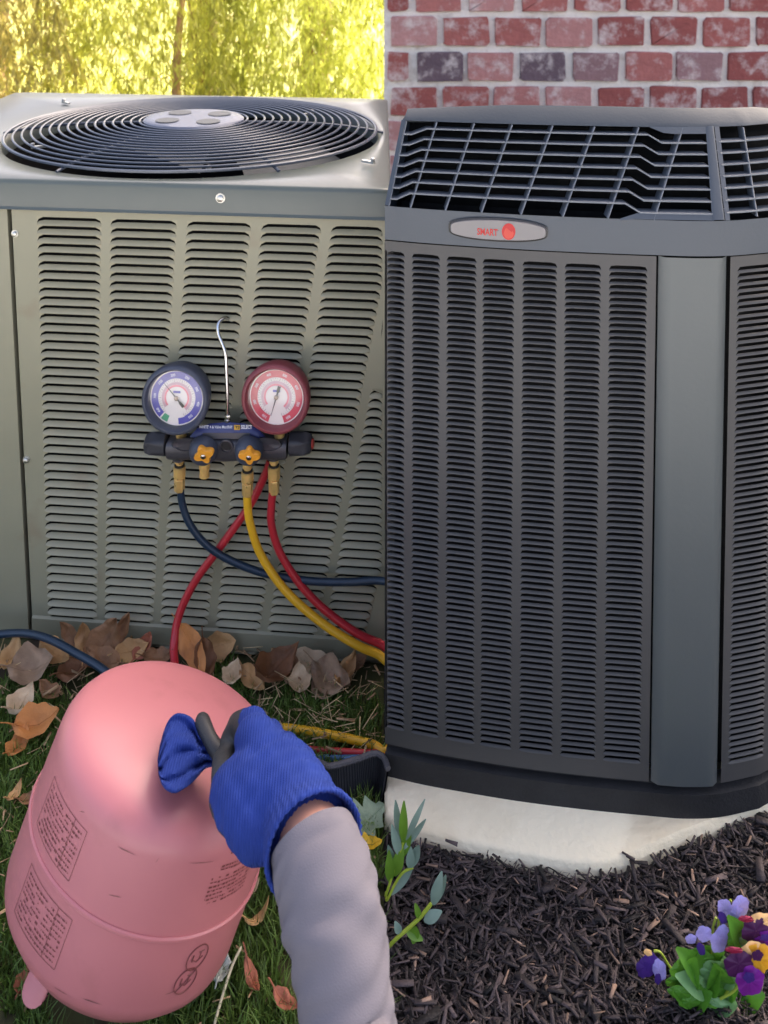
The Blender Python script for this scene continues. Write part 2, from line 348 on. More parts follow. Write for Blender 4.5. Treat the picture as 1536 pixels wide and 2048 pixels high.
# lid with round opening
cl = G(388, 268, ZL); uc, vc = (cl - P0) @ UA, (cl - P0) @ VA; RU, RV = .378, .337
def lid_outline(n):
    out = []; rc = .035; c = [(U_L, -.008), (U_R + .003, -.008), (U_R - .075, DEP), (U_L, DEP)]
    for k in range(n):
        a = 2 * math.pi * k / n; dx, dy = math.cos(a) * RU, math.sin(a) * RV; best = 9e9
        for i in range(4):
            (x1, y1), (x2, y2) = c[i], c[(i + 1) % 4]; ex, ey = x2 - x1, y2 - y1; den = dx * ey - dy * ex
            if abs(den) < 1e-9: continue
            t = ((x1 - uc) * ey - (y1 - vc) * ex) / den; s_ = ((x1 - uc) * dy - (y1 - vc) * dx) / den
            if t > 0 and -.001 <= s_ <= 1.001: best = min(best, t)
        out.append((uc + dx * best, vc + dy * best))
    return out
N_ = 160; outl = lid_outline(N_)
ins = [(uc + (u - uc) * .985, vc + (v - vc) * .985) for u, v in outl]
hole = [(uc + RU * 1.0 * math.cos(2 * math.pi * k / N_), vc + RV * 1.0 * math.sin(2 * math.pi * k / N_)) for k in range(N_)]
hole2 = [(uc + (u - uc) * 1.02, vc + (v - vc) * 1.02) for u, v in hole]
mb = MB()
mb.grid([[L3(u, v, ZL - .052) for u, v in outl], [L3(u, v, ZL - .047) for u, v in outl], [L3(u, v, ZL - .008) for u, v in outl], [L3(uc + (u - uc) * .996, vc + (v - vc) * .996, ZL - .002) for u, v in outl], [L3(u, v, ZL) for u, v in ins], [L3(u, v, ZL + .001) for u, v in hole2], [L3(u, v, ZL - .004) for u, v in hole], [L3(u, v, ZL - .035) for u, v in hole]], closed_u=True)
mb.build('lid', M['sage_lid'], unitL, angle=60)
mb = MB(); mb.grid([[L3(U_L + .2, -.0078, ZL - .053), L3(U_R + .001, -.0078, ZL - .053)], [L3(U_L + .2, -.0112, ZL - .0515), L3(U_R + .001, -.0112, ZL - .0515)], [L3(U_L + .2, -.0078, ZL - .047), L3(U_R + .001, -.0078, ZL - .047)]])
mb.build('lid_hem', M['sage_lid'], unitL)
# shroud, fan and grille
mb = MB(); mb.grid([[L3(u, v, ZL - .036) for u, v in hole], [L3(uc + (u - uc) * .97, vc + (v - vc) * .97, ZL - .2) for u, v in hole]], closed_u=True, flip=True)
mb.add([L3(u, v, ZL - .2) for u, v in hole], [tuple(range(N_))]); mb.build('fan_shroud', M['coil_shade'], unitL)  # near-black colour stands in for the shade below the grille
for k in range(4):
    a0 = k * math.pi / 2 + .5; mb = MB(); rows = []
    for i in range(6):
        rr = .1 + .22 * i / 5; rows.append([L3(uc + rr * math.cos(a0 + b) * 1.05, vc + rr * math.sin(a0 + b) * .95, ZL - .09 + .05 * b) for b in (-.35, 0, .35)])
    mb.grid(rows); mb.build('fan_blade', M['blade'], unitL)
def gz(f): return ZL + .010 + .020 * (1 - f ** 4)      # the grille is a shallow dome
NR = 16
for i in range(NR):
    f = .29 + .70 * i / (NR - 1)
    mb = MB(); mb.tube([L3(uc + RU * f * math.cos(a), vc + RV * f * math.sin(a), gz(f)) for a in np.linspace(0, 2 * math.pi, 97)[:-1]], .0023 if i < NR - 1 else .0032, 6, closed=True); mb.build('grille_ring', M['wire'], unitL)
for k in range(6):
    a = k * math.pi / 3 + .12; mb = MB(); mb.tube([L3(uc + RU * f * math.cos(a), vc + RV * f * math.sin(a), gz(f) - .005) for f in np.linspace(.27, 1.03, 10)], .003, 6); mb.build('grille_spoke', M['wire'], unitL)
mb = MB(); rows = []
for f, dz in ((.27, -.006), (.272, .001), (.262, .004), (.2, .0045), (.1, .005), (.002, .005)):
    rows.append([L3(uc + RU * f * math.cos(a), vc + RV * f * math.sin(a), gz(.27) + dz) for a in np.linspace(0, 2 * math.pi, 49)[:-1]])
mb.grid(rows, closed_u=True); hubp = mb.build('grille_hub', M['hub'], unitL)
for k in range(4):
    a = k * math.pi / 2 + .75; mb = MB(); c = (uc + RU * .16 * math.cos(a), vc + RV * .16 * math.sin(a)); mb.add([L3(c[0] + .024 * math.cos(b), c[1] + .024 * math.sin(b), gz(.27) + .0062) for b in np.linspace(0, 2 * math.pi, 25)[:-1]], [tuple(range(24))])
    mb.build('motor_slot', M['blade'], hubp, smooth=False)
for px, py in ((72, 294), (417, 338), (740, 324), (130, 205), (620, 227)):       # grille clips at the rim
    p = G(px, py, ZL + .006); d = p - L3(uc, vc, p[2]); d /= np.linalg.norm(d); q = np.cross(d, ZA)
    mb = MB(); mb.box(p - d * .004, (.026, .007, .004), (d, q, ZA)); mb.lathe([(0, .0045), (.006, .0045), (.0075, .003)], p + d * .006 + ZA * .001, ZA, 6); mb.build('grille_clip', M['screw'], unitL, smooth=False)
def hexscrew(p, axis, r=.005, parent=unitL):
    mb = MB(); mb.lathe([(0, r * 1.5), (.0015, r * 1.4), (.0016, r), (.005, r), (.006, r * .7)], p, axis, 12); return mb.build('screw', M['screw'], parent)
hexscrew(FP(441, 396, .008), NA, .0058)
hexscrew(FP(30, 467), NA, .0045); hexscrew(FP(53, 919), NA, .0045)

# ------------------------------------------------------------------ right charcoal condenser unit
plan_vis = [(.0012, 1.391), (.05, 1.3775), (.103, 1.366), (.187, 1.350), (.277, 1.337), (.371, 1.3265), (.419, 1.3225), (.467, 1.325), (.525, 1.338)]
plan_hid = [(.585, 1.372), (.635, 1.43), (.665, 1.52), (.675, 1.66), (.66, 1.80), (.58, 1.90), (.40, 1.93), (.25, 1.89), (.17, 1.73), (.10, 1.59), (.05, 1.49), (.010, 1.415)]
loop = spline([(*p, 0) for p in plan_vis], 10)[:-1] + spline([(*p, 0) for p in [plan_vis[-1]] + plan_hid + [plan_vis[0]]], 6)[:-1]
loop = np.array(loop)[:, :2]
UC = np.array([.34, 1.63])
def plan_at(x):                      # front curve: depth at X, and outward normal
    k = 61 if False else len(plan_vis) * 10 - 10
    xs, ys = loop[:k + 14, 0], loop[:k + 14, 1]; y = float(np.interp(x, xs, ys)); e = .004
    dy = (float(np.interp(x + e, xs, ys)) - float(np.interp(x - e, xs, ys))) / (2 * e); n = np.array([dy, -1.0]); n /= np.linalg.norm(n); return y, n
PADZ, CBZ, CTZ, GBZ = .03, .078, .820, .870
unitR = empty('condenser_unit', (.34, 1.63, PADZ), 'dark charcoal air conditioning unit with slatted sides and badge by brick wall', 'air conditioner')
def posR(x, o, z):
    y, n = plan_at(x); return np.array([x + n[0] * o, y + n[1] * o, z])
def xpix(px, py_guess=1000):         # X on the front curve under an image column
    x = .2
    for _ in range(30): x = (px - CX) / FPX * (plan_at(x)[0] * (1 / (1 - 0)) / (FW[1] - UP[1] * (py_guess - CY) / FPX)) if True else x
    return x
def scaled(sx, sy, off=0.0):
    return np.stack([UC[0] + (loop[:, 0] - UC[0]) * sx, UC[1] + (loop[:, 1] - UC[1]) * sy], 1)
def ring3(P2, z): return [(p[0], p[1], z if not callable(z) else z(p)) for p in P2]
# base tray
mb = MB(); B1 = scaled(1.0, 1.006); B1[:, 0] = np.maximum(B1[:, 0], .001); B0 = scaled(.99, .965); B0[:, 0] = np.maximum(B0[:, 0], .004)
mb.grid([ring3(B1, PADZ), ring3(B1, PADZ + .034), ring3(B0, PADZ + .037), ring3(B0, CBZ + .01)], closed_u=True); mb.build('base_tray', M['black_base'], unitR)
# louvre columns
CPX = [(774, 809), (823, 878.5), (891.5, 951), (962.5, 1026), (1041.5, 1110), (1125, 1197), (1212.5, 1288.5)]
def colx(px):
    return xpix(px, 1000)
zl_t, zl_b = .806, .103; NR2 = 79; PR = (zl_t - zl_b) / NR2
rest = MB(); nb = 0
for ci in range(6, -1, -1):
    xa, xb = colx(CPX[ci][0]), colx(CPX[ci][1])
    for r_ in range(NR2):
        z0 = zl_b + r_ * PR
        if nb < 300:
            mb = MB(); louver(mb, lambda z: xa, lambda z: xb, z0, PR, posR, nx=8, depth=.002, lip=.0015, rad=.006, op=.10); mb.build('louver', M['char'], unitR, angle=50); nb += 1
        else: louver(rest, lambda z: xa, lambda z: xb, z0, PR, posR, nx=7, depth=.002, lip=.0015, rad=.006, op=.10)
xs_r = [colx(1450) + .0015, colx(1466), colx(1538)]
for r_ in range(NR2): louver(rest, lambda z: xs_r[1], lambda z: xs_r[2], zl_b + r_ * PR, PR, posR, nx=7, depth=.002, lip=.0015, rad=.006, op=.10)
tag(rest.build('louver_rows', M['char'], unitR, angle=50), kind='stuff')
def vstrip(xa, xb, za, zb, off=0.0, n=6): 
    X = np.linspace(xa, xb, n); return [[posR(x, off, za) for x in X], [posR(x, off, zb) for x in X]]
edges = [colx(a) for c in CPX for a in c]
for i in range(6):
    mb = MB(); mb.grid(vstrip(edges[2 * i + 1], edges[2 * i + 2], zl_b, zl_t), flip=False); mb.build('mullion', M['char'], unitR)
xB = colx(1308)
mb = MB(); mb.grid(vstrip(edges[-1], xB - .0015, zl_b, zl_t)); mb.grid(vstrip(.0015, xB - .0015, zl_t, CTZ, n=24)); mb.grid(vstrip(.0015, xB - .0015, CBZ, zl_b, n=24))
mb.build('panel_frame', M['char'], unitR)
mb = MB(); mb.grid(vstrip(xs_r[0], xs_r[1], zl_b, zl_t)); mb.grid(vstrip(xs_r[0], xs_r[2] + .04, zl_t, CTZ, n=10)); mb.grid(vstrip(xs_r[0], xs_r[2] + .04, CBZ, zl_b, n=10)); mb.grid(vstrip(xs_r[2], xs_r[2] + .04, zl_b, zl_t))
mb.build('side_panel_frame', M['char'], unitR)
xC = colx(1448); X = np.linspace(xB + .0015, xC - .0015, 12)
mb = MB(); mb.grid([[posR(x, .003 - (.006 if x in (X[0], X[-1]) else 0), z) for x in X] for z in (CBZ - .001, CTZ)]); mb.build('corner_post', M['char_post'], unitR, angle=70)
# inner coil coloured near-black for shade, and the closed back
ki = [i for i, p in enumerate(loop) if p[0] > xs_r[2] + .035 or p[1] > 1.395]
back = loop[ki]; back = np.concatenate([back, [[.001, 1.392]]])
mb = MB(); mb.grid([ring3(back, CBZ), ring3(back, CTZ)]); mb.build('back_panel', M['char'], unitR)
mb = MB(); I1 = scaled(.93, .90); I1[:, 0] = np.maximum(I1[:, 0], .018); mb.grid([ring3(I1, CBZ), ring3(I1, GBZ)], closed_u=True); mb.build('coil_shade', M['coil_shade'], unitR)
# top: band, sloping grille, cap
ztop = lambda p: .9765 - max(0, p[1] - 1.46) * .285
TB = scaled(1.0, 1.004); TB[:, 0] = np.maximum(TB[:, 0], .001)
TT = scaled(.945, .70); TT[:, 0] = TT[:, 0] + .006
zgb = lambda p: min(GBZ, ztop(p) - .002)
mb = MB(); Bi = scaled(.985, .98); Bi[:, 0] = np.maximum(Bi[:, 0], .006)
mb.grid([ring3(scaled(.99, .985), CTZ + .001), ring3(TB, CTZ + .002), ring3(TB, GBZ - .004), ring3(TB * .999 + UC * .001, GBZ)], closed_u=True); mb.build('top_band', M['char_top'], unitR)
capl = [TT * 1.0, UC + (TT - UC) * .985, UC + (TT - UC) * np.array([.97, .88]), UC + (TT - UC) * np.array([.9, .7]), UC + (TT - UC) * .4, UC + (TT - UC) * .01]
def capz(k):
    def f(p):
        dome = 1 - ((p[0] - .30) / .36) ** 2
        return ztop(p) + (0, .006, .016 + .008 * dome, .012 + .010 * dome, .004, 0)[k]
    return f
mb = MB(); mb.grid([ring3(UC + (TT - UC) * .96, lambda p: ztop(p) - .002), *[ring3(c, capz(k)) for k, c in enumerate(capl)]], closed_u=True); mb.build('top_cap', M['char_cap'], unitR, angle=35)
mb = MB(); mb.grid([ring3(UC + (TB - UC) * np.array([.985, .84]), GBZ - .02), ring3(UC + (TT - UC) * np.array([.985, .84]), lambda p: ztop(p) + .002)], closed_u=True)
mb.add(ring3(UC + (TB - UC) * .9, GBZ - .02), [tuple(range(len(loop)))]); mb.build('fan_housing', M['coil_shade'], unitR)  # housing coloured near-black so the inside reads as deep shade
def px_of(p):
    q = V3(p) - CP; d = q @ FW; return CX + FPX * q[0] / d
nv = len(plan_vis) * 10 + 8
bx = np.array([px_of((TB[i][0], TB[i][1], GBZ)) for i in range(nv)]); tx = np.array([px_of((TT[i][0], TT[i][1], ztop(TT[i]))) for i in range(nv)])
def gp(pxb, pxt, v, off=0.0):        # point on the sloping grille: columns given at its foot and head, v from 0 to 1
    ib = np.interp(pxb, bx, np.arange(nv)); it = np.interp(pxt, tx, np.arange(nv))
    f = lambda A, i, z: np.array([np.interp(i, np.arange(nv), A[:nv, 0]), np.interp(i, np.arange(nv), A[:nv, 1]), z])
    b = f(TB, ib, GBZ); t = f(TT, it, 0); t[2] = ztop(t[:2])
    return b * (1 - v) + t * v + np.array([0, -.7, .7]) * off
gb = [778, 821, 891, 963, 1042, 1126, 1216, 1308]; gt = [813, 874, 949, 1025, 1106, 1190, 1278, 1366]
def bar(path, wv, dep, name='grille_bar', mat='char_bar'):   # flat bar: thin face outward, blade going inwards
    mb = MB(); P = [V3(p) for p in path]; rows = []
    for i, p in enumerate(P):
        t = P[min(i + 1, len(P) - 1)] - P[max(0, i - 1)]; t /= np.linalg.norm(t); n = np.array([0, -.72, .69]); s_ = np.cross(t, n); s_ /= np.linalg.norm(s_); n = np.cross(s_, t)
        if n[1] > 0: n = -n
        dd = np.array([0, 1.0, -.05]) * dep
        rows.append([p + s_ * wv, p + n * .001, p - s_ * wv, p - s_ * wv + dd, p + s_ * wv + dd])
    o = len(mb.v); mb.grid(rows, closed_u=True); mb.f += [tuple(range(o, o + 5)), tuple(range(len(mb.v) - 5, len(mb.v)))]; mb.m += [0, 0]
    return mb.build(name, M[mat], unitR, smooth=False)
for b_, t_ in zip(gb, gt): bar([gp(b_, t_, v) for v in np.linspace(.0, .99, 6)], .0011, .022, 'grille_upright')
NH = 8
def hv(k, q): return (k) / (NH + .35) - q
for k in range(1, NH):
    v = k / NH + .0; pts = []
    for b_, t_, dq in ((774, 809, -.075), (790, 830, -.075), (812, 858, 0), (821, 874, 0), (963, 1025, 0), (1126, 1190, 0), (1216, 1278, 0), (1240, 1302, 0), (1276, 1334, -.09), (1308, 1366, -.09), (1426, 1410, -.09)):
        vv = min(.99, v + dq + .03)
        if vv > 0.005: pts.append(gp(b_, t_, vv, .001))
    bar(pts, .0012, .02)
for k in range(1, NH):
    bar([gp(a, b, k / NH - .05, .001) for a, b in ((1455, 1434), (1490, 1470), (1545, 1525), (1600, 1580))], .0012, .02)
bar([gp(1515, 1486, v) for v in (.02, .5, .98)], .0011, .022, 'grille_upright')
mb = MB(); rows = []
for v in np.linspace(0, 1.0, 8): rows.append([gp(a, b, v, .002 * (i not in (0, 3)) + .001) for i, (a, b) in enumerate(((1424, 1411), (1430, 1416), (1446, 1424), (1449, 1427)))])
mb.grid(rows, flip=True); mb.build('top_corner_post', M['char_top'], unitR)
mb = MB(); rows = []
for v in np.linspace(0, 1.0, 8): rows.append([gp(a, b, v, .001) for a, b in ((1450.5, 1428.5), (1460, 1438))])
mb.grid(rows, flip=True); mb.build('top_side_post', M['char_top'], unitR)
mb = MB(); mb.grid([[gp(1428, 1412, v, .001) for v in (.0, .06)], [gp(1300, 1340, v, .001) for v in (.0, .06)], [gp(1270, 1325, v, .001) for v in (.0, .06)], [gp(1240, 1290, v, .001) for v in (-.02, .0)]]); mb.build('grille_sill', M['char_top'], unitR)
mb = MB(); mb.grid([[gp(1428, 1412, v, .001) for v in (.92, 1.0)], [gp(1308, 1350, v, .001) for v in (.92, 1.0)], [gp(1276, 1330, v, .001) for v in (.93, 1.0)], [gp(1240, 1300, v, .001) for v in (.99, 1.0)]]); mb.build('grille_header', M['char_top'], unitR)
mb = MB(); mb.grid([[gp(a, b, v, .0022) for a, b in ((768.9, 801), (773, 806), (777, 811))] for v in np.linspace(0, 1, 6)], flip=True); mb.build('top_corner_post', M['char_top'], unitR)
ia = nv + 3; IX = list(range(ia, len(loop) - 3)); mb = MB(); mb.grid([[(TB[i][0], TB[i][1], GBZ) for i in IX], [(TT[i][0], TT[i][1], ztop(TT[i])) for i in IX]], flip=False); mb.build('top_shell', M['char_top'], unitR)
# badge
def band_pos(px, py, off):
    x = xpix(px, py); y, n = plan_at(x); y0 = UC[1] + (y - UC[1]) * 1.004; r = ray(px, py); z = CAM_H + r[2] * (y0 / r[1])
    return np.array([x + n[0] * off, y0 + n[1] * off, z])
def badge_outline(g=0.0, n=40):
    out = []; cx, cy, a, h = 996.5, 458.5, 96 + g, 20.5 + g
    for k in range(n):
        t = 2 * math.pi * k / n; c, s_ = math.cos(t), math.sin(t)
        x = a * math.copysign(abs(c) ** .55, c); y = h * math.copysign(abs(s_) ** .45, s_) * (1 - .28 * (x / a) ** 2)
        out.append((cx + x, cy + y + x * .052))
    return out
def fill_loop(mb, px_list, off, mi=0, center=None):
    c = center or (sum(p[0] for p in px_list) / len(px_list), sum(p[1] for p in px_list) / len(px_list)); k = len(px_list)
    rows = [[band_pos(c[0] + (x - c[0]) * f, c[1] + (y - c[1]) * f, off) for x, y in px_list] for f in (1, .66, .33, .02)]
    mb.grid(rows, closed_u=True, mi=mi); return mb
bd = empty('badge', (0, 0, 0)); bpy.data.objects.remove(bd)
o1, o0 = badge_outline(0), badge_outline(3.2)
mb = MB(); mb.grid([[band_pos(x, y, .0005) for x, y in o0], [band_pos(x, y, .003) for x, y in o0], [band_pos(x, y, .0035) for x, y in o1]], closed_u=True); mb.build('badge_rim', M['badge_edge'], unitR)
mb = MB(); mb.grid([[band_pos(x, y, .003) for x, y in o1], [band_pos(x, y, .0055) for x, y in badge_outline(-1.5)]], closed_u=True); fill_loop(mb, badge_outline(-1.5), .0056); badge = mb.build('badge', M['badge'], unitR, angle=60)
def text_polys(txt, bold=0.0):
    cu = bpy.data.curves.new('t', 'FONT'); cu.body = txt; cu.size = 1; cu.offset = bold; cu.resolution_u = 3
    o = bpy.data.objects.new('t', cu); COL.objects.link(o); dg = bpy.context.evaluated_depsgraph_get(); dg.update()
    me = bpy.data.meshes.new_from_object(o.evaluated_get(dg)); v = [tuple(p.co[:2]) for p in me.vertices]; f = [tuple(p.vertices) for p in me.polygons]
    bpy.data.objects.remove(o); bpy.data.meshes.remove(me); a = np.array(v); return (a - a.min(0)) / (a.max(0) - a.min(0)), f
tv, tf = text_polys('SMART', .02)
mb = MB(); mb.add([band_pos(955 + x * 41, 467 - y * 14 + x * 2.5, .0062) for x, y in tv], tf); mb.build('lettering', M['red_print'], badge, smooth=False)
circ = [(1017.5 + 13.5 * math.cos(a), 460.5 + 16.5 * math.sin(a)) for a in np.linspace(0, 2 * math.pi, 33)[:-1]]
mb = MB(); fill_loop(mb, circ, .0062); mb.build('emblem_disc', M['red_print'], badge, smooth=False)
mb = MB(); mb.grid([[band_pos(1017.5 + 10.5 * math.cos(a), 461.5 + 13 * math.sin(a), .0066) for a in np.linspace(.15, 2.9, 14)], [band_pos(1017.5 + 8 * math.cos(a), 457 + 3.5 * math.sin(a * 2.2), .0066) for a in np.linspace(.15, 2.9, 14)]]); mb.build('emblem_swirl', M['red_print_lo'], badge, smooth=False)
# concrete pad
pad_px = [(769, 1624), (800, 1642), (830, 1655), (890, 1670), (960, 1686), (1040, 1703), (1100, 1713), (1150, 1720), (1190, 1723), (1225, 1719), (1260, 1709), (1310, 1688), (1360, 1665), (1440, 1637), (1540, 1603), (1700, 1550)]
pf = [G(x, y, PADZ)[:2] for x, y in pad_px]; pf[0][0] = .0008
pp = [tuple(p) for p in pf] + [(1.25, 2.0), (.3, 2.05), (.13, 1.64), (.035, 1.46), (.0008, 1.40)]
mb = MB(); cpt = np.array([.45, 1.6])
def sh(f): return [tuple(cpt + (np.array(p) - cpt) * f) for p in pp]
mb.grid([[(x, y, -.05) for x, y in pp], [(x, y, PADZ - .006) for x, y in pp], [(x, y, PADZ) for x, y in sh(.988)], [(x, y, PADZ) for x, y in sh(.5)], [(x, y, PADZ) for x, y in sh(.01)]], closed_u=True)
mb.build('concrete_pad', M['concrete'], angle=60)
tag(bpy.data.objects['concrete_pad'], 'pale cream concrete pad under the charcoal unit', 'pad')

# ------------------------------------------------------------------ manifold gauge set hanging on the sage unit
c_m = FP(455, 890, .03)
man = empty('manifold_gauge_set', FP(455, 915, .03), 'refrigerant manifold with blue and red gauges hanging on the louvres', 'gauge set')
AX = (UA, NA, ZA)
def mp(px, py, off): return FP(px, py, off)
mb = MB(); rows = []                     # body bar, rounded section, swelling in the middle
for px in (338, 342, 360, 380, 400, 430, 453, 476, 505, 525, 550, 572, 576):
    h = 21 + 4 * math.exp(-((px - 453) / 40) ** 2); h = h if px not in (338, 576) else 18; cyy = 893 - (px - 453) * -.0
    a, b = mp(px, cyy - h, .035), mp(px, cyy + h, .035); c = (a + b) / 2; hz = np.linalg.norm(a - b) / 2
    rows.append([c + ZA * hz * math.copysign(abs(math.sin(t)) ** .7, math.sin(t)) + NA * .019 * math.copysign(abs(math.cos(t)) ** .7, math.cos(t)) for t in np.linspace(0, 2 * math.pi, 21)[:-1]])
mb.grid(rows, closed_u=True); o = len(mb.v); mb.f += [tuple(range(20)), tuple(range(o - 20, o))]; mb.m += [0, 0]
body = mb.build('body', M['mani'], man)
for cx in (376, 531):                    # raised oval pads on the body
    mb = MB(); mb.grid([[mp(cx + a * 30 * math.cos(t), 889 + a * 13 * math.sin(t), .0545 + o_) for t in np.linspace(0, 2 * math.pi, 25)[:-1]] for a, o_ in ((1.12, -.003), (1.02, .0012), (.92, 0), (.02, 0))], closed_u=True); mb.build('oval_pad', M['mani'], body)
mb = MB(); rows = []                     # saddle between the gauges with the printed plate
for px, yt, yb in ((380, 872, 880), (395, 856, 878), (420, 847, 876), (455, 844, 876), (490, 847, 876), (515, 856, 878), (530, 872, 880)):
    rows.append([mp(px, yb, .03), mp(px, yb, .05), mp(px, yt + 14, .05), mp(px, yt, .043), mp(px, yt, .02)])
mb.grid(rows); mb.build('saddle', M['label_blue'], man, angle=50)
mb = MB(); mb.grid([[mp(x, 878, .0512) for x in (405, 430, 455, 480, 500)], [mp(x, 866, .0512) for x in (405, 430, 455, 480, 500)]]); mb.build('silver_band', M['badge'], body, smooth=False)
tv, tf = text_polys("WHITE' 4 & Valve Manifold", .01)
mb = MB(); mb.add([mp(398 + x * 66, 857 - y * 6.5, .0518) for x, y in tv], tf); pl = mb.build('plate_lettering', M['white_print'], man, smooth=False)
tv, tf = text_polys('SELECT', .03)
mb = MB(); mb.add([mp(482 + x * 22, 858 - y * 8, .0518) for x, y in tv], tf); mb.build('plate_lettering', M['white_print'], man, smooth=False)
mb = MB(); mb.grid([[mp(x, 860, .0516) for x in (468, 480)], [mp(x, 850, .0516) for x in (468, 480)]]); mb.build('plate_emblem', M['gold_print'], man, smooth=False)
tv, tf = text_polys('YJ', .02); mb = MB(); mb.add([mp(469.5 + x * 9, 858.5 - y * 7, .0522) for x, y in tv], tf); mb.build('plate_emblem_letters', M['black'], man, smooth=False)
# end knobs
for s_, x0, x1 in ((-1, 336, 291), (1, 579, 624)):
    a, b = mp(x0, 887, .035), mp(x1, 887, .035); ax = (b - a); ln = np.linalg.norm(ax)
    mb = MB(); n = 24; prof = [(0, .014), (.002, .0195), (ln * .45, .019), (ln * .7, .0185), (ln * .93, .015), (ln, .011)]
    rows = [[None] * n for _ in prof]; axn = ax / ln; e1 = ZA; e2 = np.cross(axn, e1)
    for i, (h_, r_) in enumerate(prof):
        for k in range(n):
            fl = 1 + (.10 * math.cos(6 * 2 * math.pi * k / n) if i in (2, 3, 4) else 0); rows[i][k] = a + axn * h_ + r_ * fl * (e1 * math.cos(2 * math.pi * k / n) + e2 * math.sin(2 * math.pi * k / n))
    mb.grid(rows, closed_u=True); mb.f += [tuple(range(n)), tuple(range((len(prof) - 1) * n, len(prof) * n))]; mb.m += [0, 0]
    kn = mb.build('end_knob', M['mani_dark'], man)
    if s_ > 0: mb = MB(); mb.lathe([(0, .0085), (.002, .0085), (.003, .006)], b, axn, 16); mb.build('knob_cap', M['red_print_lo'], kn)
# front valves with orange handles
for cx, hx, hy, rot in ((409, 408, 909, .45), (500, 499, 911, .0)):
    c = mp(cx, 893, .052); mb = MB(); prof = [(0, .0225), (.006, .0235), (.014, .0225), (.022, .019), (.026, .013)]; ax = NA + ZA * -.25; ax /= np.linalg.norm(ax)
    mb.lathe(prof, c, ax, 24); vb = mb.build('valve_bonnet', M['blue_boot'], man)
    c2 = mp(hx, hy, .082); e2 = np.cross(ax, UA); e2 /= np.linalg.norm(e2); e1 = np.cross(e2, ax); mb = MB(); n = 40; rows = []
    for h_, g in ((-.006, .93), (-.004, 1), (.002, 1), (.004, .93), (.0045, .3)):
        rows.append([c2 + ax * h_ + g * (0.0138 + .0034 * math.cos(4 * (t - rot)) + .0012 * math.cos(2 * (t - rot))) * (e1 * math.cos(t) + e2 * math.sin(t)) for t in np.linspace(0, 2 * math.pi, n + 1)[:-1]])
    mb.grid(rows, closed_u=True); mb.f.append(tuple(range(4 * n, 5 * n))); mb.m.append(0); hd = mb.build('valve_handle', M['orange'], man)
    mb = MB(); mb.lathe([(0, .0046), (.002, .0044), (.003, .003)], c2 + ax * .004, ax, 16); mb.build('handle_screw', M['steel'], hd)
    mb = MB(); mb.box(c2 + ax * .0071, (.004, .0012, .0006), (e1, e2, ax)); mb.box(c2 + ax * .0073, (.0012, .004, .0006), (e1, e2, ax)); mb.build('screw_cross', M['black'], hd, smooth=False)
c = mp(453, 892, .0525); mb = MB(); mb.lathe([(0, .0118), (.003, .0118), (.0034, .0105), (.0034, .0092), (.001, .0088)], c, NA, 28); sg = mb.build('sight_glass', M['mani'], man)
mb = MB(); mb.lathe([(.0, .009), (.0012, .009)], c, NA, 24); mb.build('sight_lens', M['black'], sg)
